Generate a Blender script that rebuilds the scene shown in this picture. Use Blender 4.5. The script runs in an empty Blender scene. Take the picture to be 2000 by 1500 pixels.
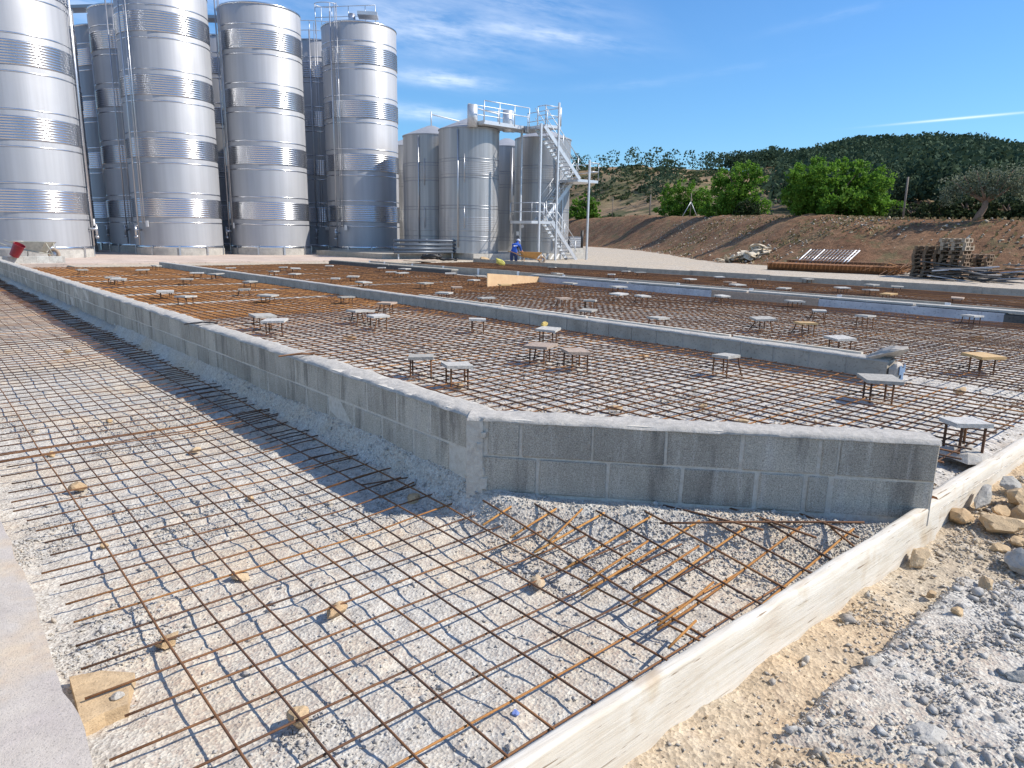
import bpy, bmesh, math, random
import numpy as np
from mathutils import Vector, Matrix

# ------------------------------------------------------------------ camera, sky, sun, exposure
sc = bpy.context.scene
COL = sc.collection
PITCH = math.atan(290 / 1370.0); ROLL = math.radians(0.9); HC = 1.65
cam_d = bpy.data.cameras.new("camera"); cam = bpy.data.objects.new("camera", cam_d); COL.objects.link(cam)
cam_d.sensor_width = 36.0; cam_d.lens = 36.0 * 1370 / 2000; cam_d.clip_start = 0.05; cam_d.clip_end = 6000
cam.matrix_world = (Matrix.Translation((0, 0, HC)) @ Matrix.Rotation(math.radians(90) - PITCH, 4, 'X') @ Matrix.Rotation(ROLL, 4, 'Z'))
sc.camera = cam

SUN_AZ = math.radians(92.0)      # clockwise from +Y
SUN_EL = math.radians(43.5)
SDIR = Vector((math.sin(SUN_AZ) * math.cos(SUN_EL), math.cos(SUN_AZ) * math.cos(SUN_EL), math.sin(SUN_EL)))
sun_d = bpy.data.lights.new("sun", 'SUN'); sun_d.energy = 4.6; sun_d.angle = math.radians(0.53); sun_d.color = (1.0, 0.935, 0.84)
sun = bpy.data.objects.new("sun", sun_d); COL.objects.link(sun)
sun.rotation_euler = (-SDIR).to_track_quat('-Z', 'Y').to_euler(); sun.location = SDIR * 100

wd = bpy.data.worlds.new("World"); sc.world = wd; wd.use_nodes = True
nt = wd.node_tree; nt.nodes.clear()
def wn(t, **k):
    n = nt.nodes.new(t)
    for a, b in k.items(): setattr(n, a, b)
    return n
sky = wn('ShaderNodeTexSky', sky_type='NISHITA', sun_disc=False, sun_elevation=SUN_EL, sun_rotation=SUN_AZ)
sky.altitude = 0; sky.air_density = 1.25; sky.dust_density = 0.0; sky.ozone_density = 7.0
geo = wn('ShaderNodeTexCoord')
def cloud(az, el, rot, ln, wdt, nscale, strength, thr=0.42):
    """one thin cirrus streak: an elongated patch of sky round direction (az, el), broken up by noise"""
    a, e = math.radians(az), math.radians(el)
    mp = wn('ShaderNodeMapping', vector_type='TEXTURE')
    d = Vector((math.sin(a) * math.cos(e), math.cos(a) * math.cos(e), math.sin(e)))
    m = Matrix.Rotation(-a, 3, 'Z') @ Matrix.Rotation(e, 3, 'X') @ Matrix.Rotation(math.radians(rot), 3, 'Y')
    mp.inputs['Rotation'].default_value = m.to_euler()
    nt.links.new(geo.outputs['Generated'], mp.inputs['Vector'])
    sp = wn('ShaderNodeSeparateXYZ'); nt.links.new(mp.outputs[0], sp.inputs[0])
    def mth(op, x, y=None):
        n = wn('ShaderNodeMath', operation=op)
        for i, q in enumerate((x, y)):
            if q is None: continue
            if isinstance(q, (int, float)): n.inputs[i].default_value = q
            else: nt.links.new(q, n.inputs[i])
        return n.outputs[0]
    xx = mth('POWER', mth('ABSOLUTE', mth('DIVIDE', sp.outputs[0], math.radians(ln))), 2.0)
    zz = mth('POWER', mth('ABSOLUTE', mth('DIVIDE', sp.outputs[2], math.radians(wdt))), 2.0)
    g = mth('EXPONENT', mth('MULTIPLY', mth('ADD', xx, zz), -1.0))
    g = mth('MULTIPLY', g, mth('GREATER_THAN', sp.outputs[1], 0.0))
    m2 = wn('ShaderNodeMapping'); m2.inputs['Scale'].default_value = (nscale, 4, nscale * 5)
    nt.links.new(mp.outputs[0], m2.inputs['Vector'])
    nz = wn('ShaderNodeTexNoise'); nz.inputs['Scale'].default_value = 1.0; nz.inputs['Detail'].default_value = 8; nz.inputs['Roughness'].default_value = 0.6
    nt.links.new(m2.outputs[0], nz.inputs['Vector'])
    mr = wn('ShaderNodeMapRange'); mr.inputs[1].default_value = thr; mr.inputs[2].default_value = thr + 0.33
    nt.links.new(nz.outputs['Fac'], mr.inputs[0])
    return mth('MULTIPLY', mth('MULTIPLY', g, mr.outputs[0]), strength)
clouds = [cloud(-5.4, 11.4, 4, 3.6, 0.55, 9, 0.8, 0.36), cloud(-6.5, 14.8, 6, 7, 1.7, 8, 0.55, 0.38), cloud(2.5, 14.6, 8, 5, 0.6, 9, 0.6, 0.38), cloud(-6.5, 9.0, 3, 4.5, 0.5, 9, 0.6, 0.36), cloud(-3, 17.5, 10, 8, 1.2, 8, 0.5, 0.38),
          cloud(31.0, 8.0, -2, 3.6, 0.07, 3, 0.5, 0.1), cloud(23, 15, -8, 4, 0.3, 9, 0.12), cloud(9, 11.2, -2, 4, 0.35, 9, 0.12), cloud(16, 12, -6, 5, 0.3, 9, 0.08), cloud(-36, 18, 5, 14, 4, 7, 0.9, 0.36),
          cloud(60, 34, 0, 16, 5, 6, 0.9, 0.36), cloud(-80, 28, 8, 20, 6, 6, 0.9, 0.36), cloud(130, 32, 0, 20, 6, 6, 0.9, 0.36), cloud(-140, 26, -5, 22, 6, 6, 0.9, 0.36), cloud(175, 48, 10, 20, 8, 5, 0.9, 0.36), cloud(-40, 55, 20, 22, 8, 5, 0.9, 0.36), cloud(-110, 58, 0, 20, 8, 5, 0.9, 0.36)]  # out-of-view clouds, added and strengthened to whiten the fill light
tot = clouds[0]
for c in clouds[1:]:
    n = wn('ShaderNodeMath', operation='ADD'); nt.links.new(tot, n.inputs[0]); nt.links.new(c, n.inputs[1]); tot = n.outputs[0]
mn = wn('ShaderNodeMath', operation='MINIMUM'); nt.links.new(tot, mn.inputs[0]); mn.inputs[1].default_value = 0.9
tint = wn('ShaderNodeMix', data_type='RGBA', blend_type='MULTIPLY'); tint.inputs[0].default_value = 1.0; nt.links.new(sky.outputs[0], tint.inputs[6]); tint.inputs[7].default_value = (0.60, 0.84, 1.03, 1)
hs = wn('ShaderNodeHueSaturation'); hs.inputs['Saturation'].default_value = 1.0; nt.links.new(tint.outputs[2], hs.inputs['Color'])
mx = wn('ShaderNodeMix', data_type='RGBA'); nt.links.new(mn.outputs[0], mx.inputs[0]); nt.links.new(hs.outputs[0], mx.inputs[6]); mx.inputs[7].default_value = (9.0, 9.3, 9.8, 1)
bg = wn('ShaderNodeBackground'); bg.inputs[1].default_value = 0.125; nt.links.new(mx.outputs[2], bg.inputs[0])
wo = wn('ShaderNodeOutputWorld'); nt.links.new(bg.outputs[0], wo.inputs[0])

sc.view_settings.view_transform = 'Standard'; sc.view_settings.look = 'None'
sc.view_settings.exposure = 0.35; sc.view_settings.gamma = 1.0; sc.view_settings.use_curve_mapping = False
sc.cycles.use_denoising = True
sc.cycles.max_bounces = 8; sc.cycles.diffuse_bounces = 3; sc.cycles.glossy_bounces = 4; sc.cycles.transparent_max_bounces = 6

# ------------------------------------------------------------------ site frame and helpers
ROT = math.radians(41.0)          # site grid: local x = v (across), local y = u (along the long wall)
UX, UY = -math.sin(ROT), math.cos(ROT)
VX, VY = math.cos(ROT), math.sin(ROT)
def W(u, v, z=0.0): return Vector((u * UX + v * VX, u * UY + v * VY, z))
def uv_of(p): return (p[0] * UX + p[1] * UY, p[0] * VX + p[1] * VY)
_cp, _sp, _c, _s = math.cos(PITCH), math.sin(PITCH), math.cos(ROLL), math.sin(ROLL)
RM = np.array([[_c, -_s, 0], [_s, _c, 0], [0, 0, 1]]) @ np.array([[1, 0, 0], [0, -_sp, -_cp], [0, _cp, -_sp]])
def ray(x, y): return RM.T @ np.array([(x - 1000) / 1370.0, (y - 750) / 1370.0, 1.0])
def at(x, y, z):                  # photo point -> world point at height z
    d = ray(x, y); t = (z - HC) / d[2]; return Vector((d[0] * t, d[1] * t, z))
def at_d(x, y, dist):             # photo point -> world point at ground distance dist
    d = ray(x, y); t = dist / math.hypot(d[0], d[1]); return Vector((d[0] * t, d[1] * t, HC + d[2] * t))
def at_u(x, y, u):                # photo point -> world point on the plane u = const
    d = ray(x, y); t = u / (d[0] * UX + d[1] * UY); return Vector((d[0] * t, d[1] * t, HC + d[2] * t))
def guv(x, y, z): return uv_of(at(x, y, z))

rng = random.Random(7); nrg = np.random.default_rng(11)

def hash2(ix, iy, seed):
    h = (ix.astype(np.int64) * 374761393 + iy.astype(np.int64) * 668265263 + seed * 1442695041) & 0x7fffffff
    h = ((h ^ (h >> 13)) * 1274126177) & 0x7fffffff
    return ((h ^ (h >> 16)) & 0xffff) / 65535.0
def vnoise(x, y, seed=0):
    x = np.asarray(x, float); y = np.asarray(y, float)
    ix = np.floor(x); iy = np.floor(y); fx = x - ix; fy = y - iy
    fx = fx * fx * (3 - 2 * fx); fy = fy * fy * (3 - 2 * fy)
    a = hash2(ix, iy, seed); b = hash2(ix + 1, iy, seed); c = hash2(ix, iy + 1, seed); d = hash2(ix + 1, iy + 1, seed)
    return (a * (1 - fx) + b * fx) * (1 - fy) + (c * (1 - fx) + d * fx) * fy
def fbm(x, y, seed=0, octv=4, gain=0.5):
    t = 0; a = 1; s = 0
    for o in range(octv):
        t = t + a * vnoise(np.asarray(x) * 2 ** o + 17.3 * o, np.asarray(y) * 2 ** o - 9.1 * o, seed + o); s += a; a *= gain
    return t / s
def sstep(a, b, x): t = np.clip((np.asarray(x, float) - a) / (b - a), 0, 1); return t * t * (3 - 2 * t)

class MB:
    def __init__(s): s.v = []; s.f = []
    def add(s, vs, fs):
        o = len(s.v); s.v.extend(tuple(p) for p in vs); s.f.extend(tuple(i + o for i in q) for q in fs)
    def box(s, c, d, rz=0.0, jit=0.0, rng=rng, tilt=None):
        hx, hy, hz = d[0] / 2, d[1] / 2, d[2] / 2; ca, sa = math.cos(rz), math.sin(rz); vs = []
        for x, y, z in ((-1, -1, -1), (1, -1, -1), (1, 1, -1), (-1, 1, -1), (-1, -1, 1), (1, -1, 1), (1, 1, 1), (-1, 1, 1)):
            p = [x * hx, y * hy, z * hz]
            if jit: p = [q + rng.uniform(-jit, jit) for q in p]
            if tilt is not None: p = list(tilt @ Vector(p))
            vs.append((c[0] + p[0] * ca - p[1] * sa, c[1] + p[0] * sa + p[1] * ca, c[2] + p[2]))
        s.add(vs, ((0, 3, 2, 1), (4, 5, 6, 7), (0, 1, 5, 4), (1, 2, 6, 5), (2, 3, 7, 6), (3, 0, 4, 7)))
    def bbox(s, x0, x1, y0, y1, z0, z1): s.box(((x0 + x1) / 2, (y0 + y1) / 2, (z0 + z1) / 2), (x1 - x0, y1 - y0, z1 - z0))
    def beam(s, p, q, w, h, up=(0, 0, 1)):
        p = Vector(p); q = Vector(q); d = (q - p).normalized(); up = Vector(up)
        if abs(d.dot(up)) > 0.98: up = Vector((0, 1, 0))
        a = d.cross(up).normalized() * (w / 2); b = a.cross(d).normalized() * (h / 2)
        vs = [p - a - b, p + a - b, p + a + b, p - a + b, q - a - b, q + a - b, q + a + b, q - a + b]
        s.add(vs, ((0, 3, 2, 1), (4, 5, 6, 7), (0, 1, 5, 4), (1, 2, 6, 5), (2, 3, 7, 6), (3, 0, 4, 7)))
    def tube(s, pts, r, n=6, cap=True):
        pts = [Vector(p) for p in pts]; m = len(pts)
        rs = r if isinstance(r, (list, tuple)) else [r] * m
        d0 = (pts[1] - pts[0]).normalized(); up = Vector((0, 0, 1)) if abs(d0.z) < 0.9 else Vector((1, 0, 0))
        a = d0.cross(up).normalized(); vs = []
        for i in range(m):
            d = (pts[min(i + 1, m - 1)] - pts[max(i - 1, 0)]).normalized()
            a = (a - d * a.dot(d)).normalized(); b = d.cross(a)
            for k in range(n):
                t = 2 * math.pi * k / n; vs.append(pts[i] + (a * math.cos(t) + b * math.sin(t)) * rs[i])
        fs = [(i * n + k, i * n + (k + 1) % n, (i + 1) * n + (k + 1) % n, (i + 1) * n + k) for i in range(m - 1) for k in range(n)]
        if cap: fs += [tuple(range(n - 1, -1, -1)), tuple((m - 1) * n + k for k in range(n))]
        s.add(vs, fs)
    def lathe(s, prof, n=48, c=(0, 0), cap0=False, cap1=False, a0=0, a1=2 * math.pi):
        vs = []; m = len(prof); full = abs(a1 - a0 - 2 * math.pi) < 1e-6; nn = n if full else n + 1
        for r, z in prof:
            for k in range(nn):
                t = a0 + (a1 - a0) * k / n; vs.append((c[0] + r * math.cos(t), c[1] + r * math.sin(t), z))
        fs = []
        for i in range(m - 1):
            for k in range(n):
                k2 = (k + 1) % nn; fs.append((i * nn + k, i * nn + k2, (i + 1) * nn + k2, (i + 1) * nn + k))
        if cap0: fs.append(tuple(range(nn - 1, -1, -1)))
        if cap1: fs.append(tuple((m - 1) * nn + k for k in range(nn)))
        s.add(vs, fs)
    def prism(s, pts, z0, z1):
        n = len(pts); vs = [(x, y, z0) for x, y in pts] + [(x, y, z1) for x, y in pts]
        s.add(vs, [tuple(range(n - 1, -1, -1)), tuple(range(n, 2 * n))] + [(i, (i + 1) % n, n + (i + 1) % n, n + i) for i in range(n)])
    def mesh(s, name, smooth=False):
        me = bpy.data.meshes.new(name); me.from_pydata(s.v, [], s.f); me.update()
        if smooth: me.polygons.foreach_set('use_smooth', [True] * len(me.polygons))
        return me
    def build(s, name, mat, parent=None, smooth=False, loc=None, rz=None, angle=None):
        me = s.mesh(name, smooth); o = link(name, me, mat, parent, loc, rz)
        if angle: 
            me.polygons.foreach_set('use_smooth', [True] * len(me.polygons)); me.set_sharp_from_angle(angle=math.radians(angle))
        return o
def link(name, me, mat, parent=None, loc=None, rz=None):
    if mat is not None and not me.materials: me.materials.append(mat)
    o = bpy.data.objects.new(name, me); COL.objects.link(o)
    if parent is not None: o.parent = parent
    if loc is not None: o.location = loc
    if rz is not None: o.rotation_euler = (0, 0, rz)
    return o
def tag(o, label=None, cat=None, group=None, kind=None):
    if label: o['label'] = label
    if cat: o['category'] = cat
    if group: o['group'] = group
    if kind: o['kind'] = kind
    return o
def thing(name, label, cat, loc=(0, 0, 0), rz=ROT, group=None):
    o = bpy.data.objects.new(name, None); COL.objects.link(o); o.location = loc; o.rotation_euler = (0, 0, rz); o.empty_display_size = 0.2; o['kind'] = 'thing'
    return tag(o, label, cat, group)
def np_mesh(name, V, F, tone=None, smooth=False):
    me = bpy.data.meshes.new(name); V = np.asarray(V, np.float32); F = np.asarray(F, np.int32); k = F.shape[1]
    me.vertices.add(len(V)); me.vertices.foreach_set('co', V.ravel())
    me.loops.add(F.size); me.loops.foreach_set('vertex_index', F.ravel())
    me.polygons.add(len(F)); me.polygons.foreach_set('loop_start', np.arange(0, F.size, k, dtype=np.int32))
    me.polygons.foreach_set('loop_total', np.full(len(F), k, np.int32))
    if smooth: me.polygons.foreach_set('use_smooth', np.ones(len(F), bool))
    me.update(calc_edges=True)
    if tone is not None:
        at_ = me.attributes.new('tone', 'FLOAT', 'POINT'); at_.data.foreach_set('value', np.asarray(tone, np.float32))
    return me
def grid_mesh(name, xs, ys, zf, smooth=True):
    X, Y = np.meshgrid(xs, ys); Z = zf(X, Y); nx, ny = len(xs), len(ys)
    V = np.stack([X.ravel(), Y.ravel(), Z.ravel()], 1)
    i = (np.arange(ny - 1)[:, None] * nx + np.arange(nx - 1)[None]).ravel()
    return np_mesh(name, V, np.stack([i, i + 1, i + nx + 1, i + nx], 1), smooth=smooth)

# ------------------------------------------------------------------ materials
def new_mat(name):
    m = bpy.data.materials.new(name); m.use_nodes = True; n = m.node_tree; b = n.nodes['Principled BSDF']; return m, n, b
def N(n, t, **k):
    x = n.nodes.new(t)
    for a, b in k.items():
        if a == 'inp':
            for i, q in b.items(): x.inputs[i].default_value = q
        else: setattr(x, a, b)
    return x
def pos(n, scale=(1, 1, 1), rot=(0, 0, 0), obj=False):
    if obj: g = N(n, 'ShaderNodeTexCoord'); out = g.outputs['Object']
    else: g = N(n, 'ShaderNodeNewGeometry'); out = g.outputs['Position']
    m = N(n, 'ShaderNodeMapping'); m.inputs['Scale'].default_value = scale; m.inputs['Rotation'].default_value = rot
    n.links.new(out, m.inputs['Vector']); return m.outputs[0]
def noise(n, vec, scale, detail=4, rough=0.55, dist=0.0):
    x = N(n, 'ShaderNodeTexNoise'); x.inputs['Scale'].default_value = scale; x.inputs['Detail'].default_value = detail; x.inputs['Roughness'].default_value = rough; x.inputs['Distortion'].default_value = dist
    n.links.new(vec, x.inputs['Vector']); return x.outputs['Fac']
def voro(n, vec, scale, feat='F1'):
    x = N(n, 'ShaderNodeTexVoronoi', feature=feat); x.inputs['Scale'].default_value = scale; n.links.new(vec, x.inputs['Vector']); return x
def ramp(n, fac, stops, interp='LINEAR'):
    r = N(n, 'ShaderNodeValToRGB'); r.color_ramp.interpolation = interp; e = r.color_ramp.elements
    while len(e) < len(stops): e.new(0.5)
    for i, (p, c) in enumerate(stops):
        e[i].position = p; e[i].color = (*c, 1) if len(c) == 3 else c
    n.links.new(fac, r.inputs[0]); return r.outputs[0]
def mixc(n, fac, a, b, blend='MIX'):
    x = N(n, 'ShaderNodeMix', data_type='RGBA', blend_type=blend)
    for i, q in ((0, fac), (6, a), (7, b)):
        if isinstance(q, (int, float)): x.inputs[i].default_value = q
        elif isinstance(q, tuple): x.inputs[i].default_value = (*q, 1)
        else: n.links.new(q, x.inputs[i])
    return x.outputs[2]
def mathn(n, op, a, b=None):
    x = N(n, 'ShaderNodeMath', operation=op)
    for i, q in ((0, a), (1, b)):
        if q is None: continue
        if isinstance(q, (int, float)): x.inputs[i].default_value = q
        else: n.links.new(q, x.inputs[i])
    return x.outputs[0]
def bump(n, b, h, strength=0.5, dist=0.01, prev=None):
    x = N(n, 'ShaderNodeBump'); x.inputs['Strength'].default_value = strength; x.inputs['Distance'].default_value = dist
    n.links.new(h, x.inputs['Height'])
    if prev is not None: n.links.new(prev, x.inputs['Normal'])
    n.links.new(x.outputs[0], b.inputs['Normal']); return x.outputs[0]
def g3(v): return (v, v, v)

def mat_gravel(name, light, mid, dark, tan, tanamt=0.55, fine=140):
    m, n, b = new_mat(name); p = pos(n)
    big = noise(n, p, 1.1, 5, 0.6); med = noise(n, p, 9, 6, 0.65); fin = noise(n, p, fine, 4, 0.7)
    vo = voro(n, p, fine * 0.55); vo2 = voro(n, p, fine * 0.2)
    c = ramp(n, med, [(0.3, dark), (0.5, mid), (0.68, light)])
    c = mixc(n, ramp(n, big, [(tanamt - 0.04, g3(0)), (tanamt + 0.14, g3(0.75))]), c, tan)
    c = mixc(n, 0.55, c, ramp(n, vo.outputs['Color'], [(0.1, g3(0.25)), (0.5, g3(0.5)), (0.95, g3(0.72))]), 'OVERLAY')
    c = mixc(n, ramp(n, fin, [(0.36, g3(0.6)), (0.45, g3(0))]), c, tuple(q * 0.45 for q in mid)); shade_specks = noise(n, p, fine * 0.4, 3, 0.7); c = mixc(n, ramp(n, shade_specks, [(0.32, g3(0.5)), (0.39, g3(0))]), c, tuple(q * 0.5 for q in mid))  # dark specks paint the tiny shadows between stones into the colour
    n.links.new(c, b.inputs['Base Color']); b.inputs['Roughness'].default_value = 0.95; b.inputs['Specular IOR Level'].default_value = 0.2
    h1 = bump(n, b, vo.outputs['Distance'], 0.8, 0.006); h2 = bump(n, b, vo2.outputs['Distance'], 0.3, 0.008, h1); bump(n, b, fin, 0.6, 0.006, h2)
    return m
def mat_stone(name, cols, rough=0.9, nscale=18, attr=False):
    m, n, b = new_mat(name); p = pos(n)
    oi = N(n, 'ShaderNodeObjectInfo')
    if attr:
        a = N(n, 'ShaderNodeAttribute', attribute_name='tone'); f = a.outputs['Fac']
    else: f = oi.outputs['Random']
    k = len(cols); c = ramp(n, f, [(i / max(1, k - 1), q) for i, q in enumerate(cols)])
    nz = noise(n, p, nscale, 6, 0.65); c = mixc(n, 0.6, c, ramp(n, nz, [(0.25, g3(0.28)), (0.5, g3(0.5)), (0.75, g3(0.7))]), 'OVERLAY')
    sp = noise(n, p, nscale * 9, 3, 0.6); c = mixc(n, ramp(n, sp, [(0.34, g3(0.5)), (0.44, g3(0))]), c, tuple(q * 0.4 for q in cols[0]))
    n.links.new(c, b.inputs['Base Color']); b.inputs['Roughness'].default_value = rough; b.inputs['Specular IOR Level'].default_value = 0.25
    h = bump(n, b, nz, 0.5, 0.02); bump(n, b, sp, 0.4, 0.004, h); return m
def mat_rust(name, base, bright, dark):
    m, n, b = new_mat(name); p = pos(n); oi = N(n, 'ShaderNodeObjectInfo')
    a = noise(n, p, 5, 4, 0.6); f = noise(n, p, 90, 3, 0.6); s = mathn(n, 'ADD', mathn(n, 'MULTIPLY', oi.outputs['Random'], 0.35), mathn(n, 'MULTIPLY', a, 0.75))
    c = ramp(n, s, [(0.3, dark), (0.55, base), (0.8, bright)]); c = mixc(n, 0.5, c, ramp(n, f, [(0.3, g3(0.3)), (0.7, g3(0.68))]), 'OVERLAY')
    n.links.new(c, b.inputs['Base Color']); b.inputs['Roughness'].default_value = 0.82; b.inputs['Metallic'].default_value = 0.15
    bump(n, b, f, 0.6, 0.003); return m
def mat_plain(name, col, rough=0.6, metal=0.0, var=0.15, nscale=12, bmp=0.15, bdist=0.003):
    m, n, b = new_mat(name); p = pos(n); nz = noise(n, p, nscale, 5, 0.6)
    c = mixc(n, var * 2, (*col,), ramp(n, nz, [(0.25, g3(0.2)), (0.75, g3(0.8))]), 'OVERLAY')
    n.links.new(c, b.inputs['Base Color']); b.inputs['Roughness'].default_value = rough; b.inputs['Metallic'].default_value = metal
    if bmp: bump(n, b, nz, bmp, bdist)
    return m
def mat_steel(name, col, rough, aniso=0.0, streak=0.06, metal=1.0):
    m, n, b = new_mat(name); oi = N(n, 'ShaderNodeObjectInfo')
    tc = N(n, 'ShaderNodeTexCoord'); mp = N(n, 'ShaderNodeMapping'); mp.inputs['Scale'].default_value = (3.5, 3.5, 0.08); n.links.new(tc.outputs['Object'], mp.inputs[0])
    nz = noise(n, mp.outputs[0], 1.0, 5, 0.6); p2 = noise(n, pos(n), 0.7, 3, 0.5)
    c = mixc(n, 0.9, col, ramp(n, nz, [(0.2, g3(0.5 - streak * 2)), (0.8, g3(0.5 + streak))]), 'OVERLAY')
    n.links.new(c, b.inputs['Base Color']); b.inputs['Metallic'].default_value = metal
    r = N(n, 'ShaderNodeMapRange'); r.inputs[3].default_value = rough * 0.85; r.inputs[4].default_value = rough * 1.2; n.links.new(p2, r.inputs[0]); n.links.new(r.outputs[0], b.inputs['Roughness'])
    if aniso:
        b.inputs['Anisotropic'].default_value = aniso
        tg = N(n, 'ShaderNodeTangent', direction_type='RADIAL', axis='Z'); n.links.new(tg.outputs[0], b.inputs['Tangent'])
    w = noise(n, pos(n), 1.3, 2, 0.4); bump(n, b, w, 0.12, 0.05)
    return m

M = {}
M['gravel'] = mat_gravel('gravel', (0.59, 0.555, 0.49), (0.54, 0.505, 0.445), (0.45, 0.42, 0.37), (0.58, 0.47, 0.34), 0.49)
M['gravel_in'] = mat_gravel('gravel_inner', (0.62, 0.59, 0.54), (0.52, 0.49, 0.44), (0.36, 0.34, 0.31), (0.50, 0.40, 0.30), 0.6, 90)
M['soil'] = mat_gravel('tan_soil', (0.54, 0.47, 0.37), (0.49, 0.41, 0.30), (0.38, 0.31, 0.23), (0.54, 0.40, 0.25), 0.44, 120)
M['yard'] = mat_gravel('yard_gravel', (0.52, 0.46, 0.38), (0.46, 0.40, 0.32), (0.38, 0.32, 0.25), (0.50, 0.41, 0.30), 0.5, 30)
M['pebble'] = mat_stone('pebbles', [(0.36, 0.345, 0.32), (0.43, 0.41, 0.38), (0.48, 0.46, 0.425), (0.53, 0.51, 0.47), (0.53, 0.46, 0.37)], attr=True, nscale=40)
M['pebble_tan'] = mat_stone('tan_pebbles', [(0.40, 0.36, 0.31), (0.46, 0.42, 0.36), (0.50, 0.40, 0.27), (0.50, 0.46, 0.40), (0.45, 0.33, 0.2)], attr=True, nscale=40)
M['tan_rock'] = mat_stone('tan_rock', [(0.44, 0.31, 0.18), (0.52, 0.37, 0.21), (0.50, 0.39, 0.26)])
M['grey_rock'] = mat_stone('grey_rock', [(0.37, 0.35, 0.31), (0.43, 0.41, 0.37), (0.47, 0.44, 0.38)])
M['rubble'] = mat_stone('rubble', [(0.50, 0.42, 0.30), (0.58, 0.50, 0.38), (0.62, 0.56, 0.45)], nscale=5)
M['rust'] = mat_rust('rusty_rebar', (0.145, 0.070, 0.036), (0.26, 0.12, 0.045), (0.075, 0.042, 0.027))
M['rust_orange'] = mat_rust('orange_rebar', (0.30, 0.135, 0.042), (0.42, 0.20, 0.06), (0.19, 0.08, 0.028))
M['rust_bright'] = mat_rust('bright_rebar', (0.40, 0.19, 0.05), (0.52, 0.27, 0.08), (0.26, 0.11, 0.03))
M['rust_mid'] = mat_rust('mid_rebar', (0.24, 0.10, 0.03), (0.32, 0.15, 0.05), (0.13, 0.055, 0.02))
M['steel'] = mat_steel('brushed_steel', (0.43, 0.435, 0.45), 0.60, 0.0, 0.05, 0.5)
M['steel_band'] = mat_steel('polished_steel', (0.62, 0.63, 0.65), 0.24, 0.0, 0.03)
M['steel_small'] = mat_steel('small_tank_steel', (0.47, 0.465, 0.46), 0.48, 0.2, 0.14, 0.65)
M['pipe'] = mat_plain('pipe_steel', (0.55, 0.56, 0.58), 0.35, 0.9, 0.05)
M['galv'] = mat_plain('galvanised', (0.60, 0.62, 0.64), 0.45, 0.55, 0.12, 6)
M['seam'] = mat_plain('seam', (0.30, 0.31, 0.33), 0.4, 0.9, 0.05)
M['black'] = mat_plain('black_plastic', (0.02, 0.02, 0.022), 0.5, 0, 0.1)
M['darkpipe'] = mat_plain('dark_pipe', (0.10, 0.12, 0.15), 0.4, 0.2, 0.08)
M['white'] = mat_plain('white_sheet', (0.75, 0.75, 0.74), 0.6, 0, 0.05)
M['ply'] = mat_plain('plywood', (0.60, 0.40, 0.22), 0.7, 0, 0.15, 4)
M['paper'] = mat_plain('cement_sack', (0.42, 0.38, 0.33), 0.85, 0, 0.2, 25)
M['red'] = mat_plain('red_plastic', (0.28, 0.018, 0.03), 0.45, 0, 0.1)
M['yellow'] = mat_plain('yellow_plastic', (0.62, 0.55, 0.12), 0.5, 0, 0.1)
M['barrow_orange'] = mat_plain('orange_barrow', (0.48, 0.24, 0.07), 0.6, 0, 0.2, 8)
M['barrow_dusty'] = mat_plain('dusty_barrow', (0.42, 0.41, 0.34), 0.75, 0, 0.2, 8)
M['rubber'] = mat_plain('tyre', (0.34, 0.26, 0.19), 0.85, 0, 0.15)
M['skin'] = mat_plain('skin', (0.45, 0.26, 0.18), 0.6, 0, 0.05)
M['shirt'] = mat_plain('blue_shirt', (0.02, 0.085, 0.40), 0.85, 0, 0.15, 20)
M['trouser'] = mat_plain('navy_trousers', (0.035, 0.055, 0.14), 0.9, 0, 0.15, 20)
M['cap'] = mat_plain('pale_cap', (0.45, 0.48, 0.55), 0.85, 0, 0.08)
M['bark'] = mat_plain('bark', (0.16, 0.11, 0.075), 0.95, 0, 0.3, 15, 0.7, 0.03)
M['olive_bark'] = mat_plain('olive_bark', (0.24, 0.16, 0.11), 0.95, 0, 0.3, 15, 0.7, 0.03)
M['post'] = mat_plain('post', (0.20, 0.17, 0.14), 0.9, 0, 0.2)
M['pallet'] = mat_plain('pallet_wood', (0.20, 0.135, 0.085), 0.9, 0, 0.35, 4)
M['pallet_pale'] = mat_plain('pale_pallet_wood', (0.38, 0.31, 0.23), 0.9, 0, 0.25, 4)
M['plate'] = mat_stone('concrete_plate', [(0.36, 0.34, 0.30), (0.46, 0.44, 0.40), (0.54, 0.52, 0.48)], nscale=25)
M['plate_brown'] = mat_stone('brown_plate', [(0.38, 0.30, 0.24), (0.45, 0.34, 0.26)], nscale=25)
M['plate_ply'] = mat_plain('ply_plate', (0.55, 0.36, 0.16), 0.7, 0, 0.15, 20)
M['yellow_stone'] = mat_stone('yellow_stone', [(0.55, 0.42, 0.14), (0.5, 0.36, 0.12)])

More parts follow.
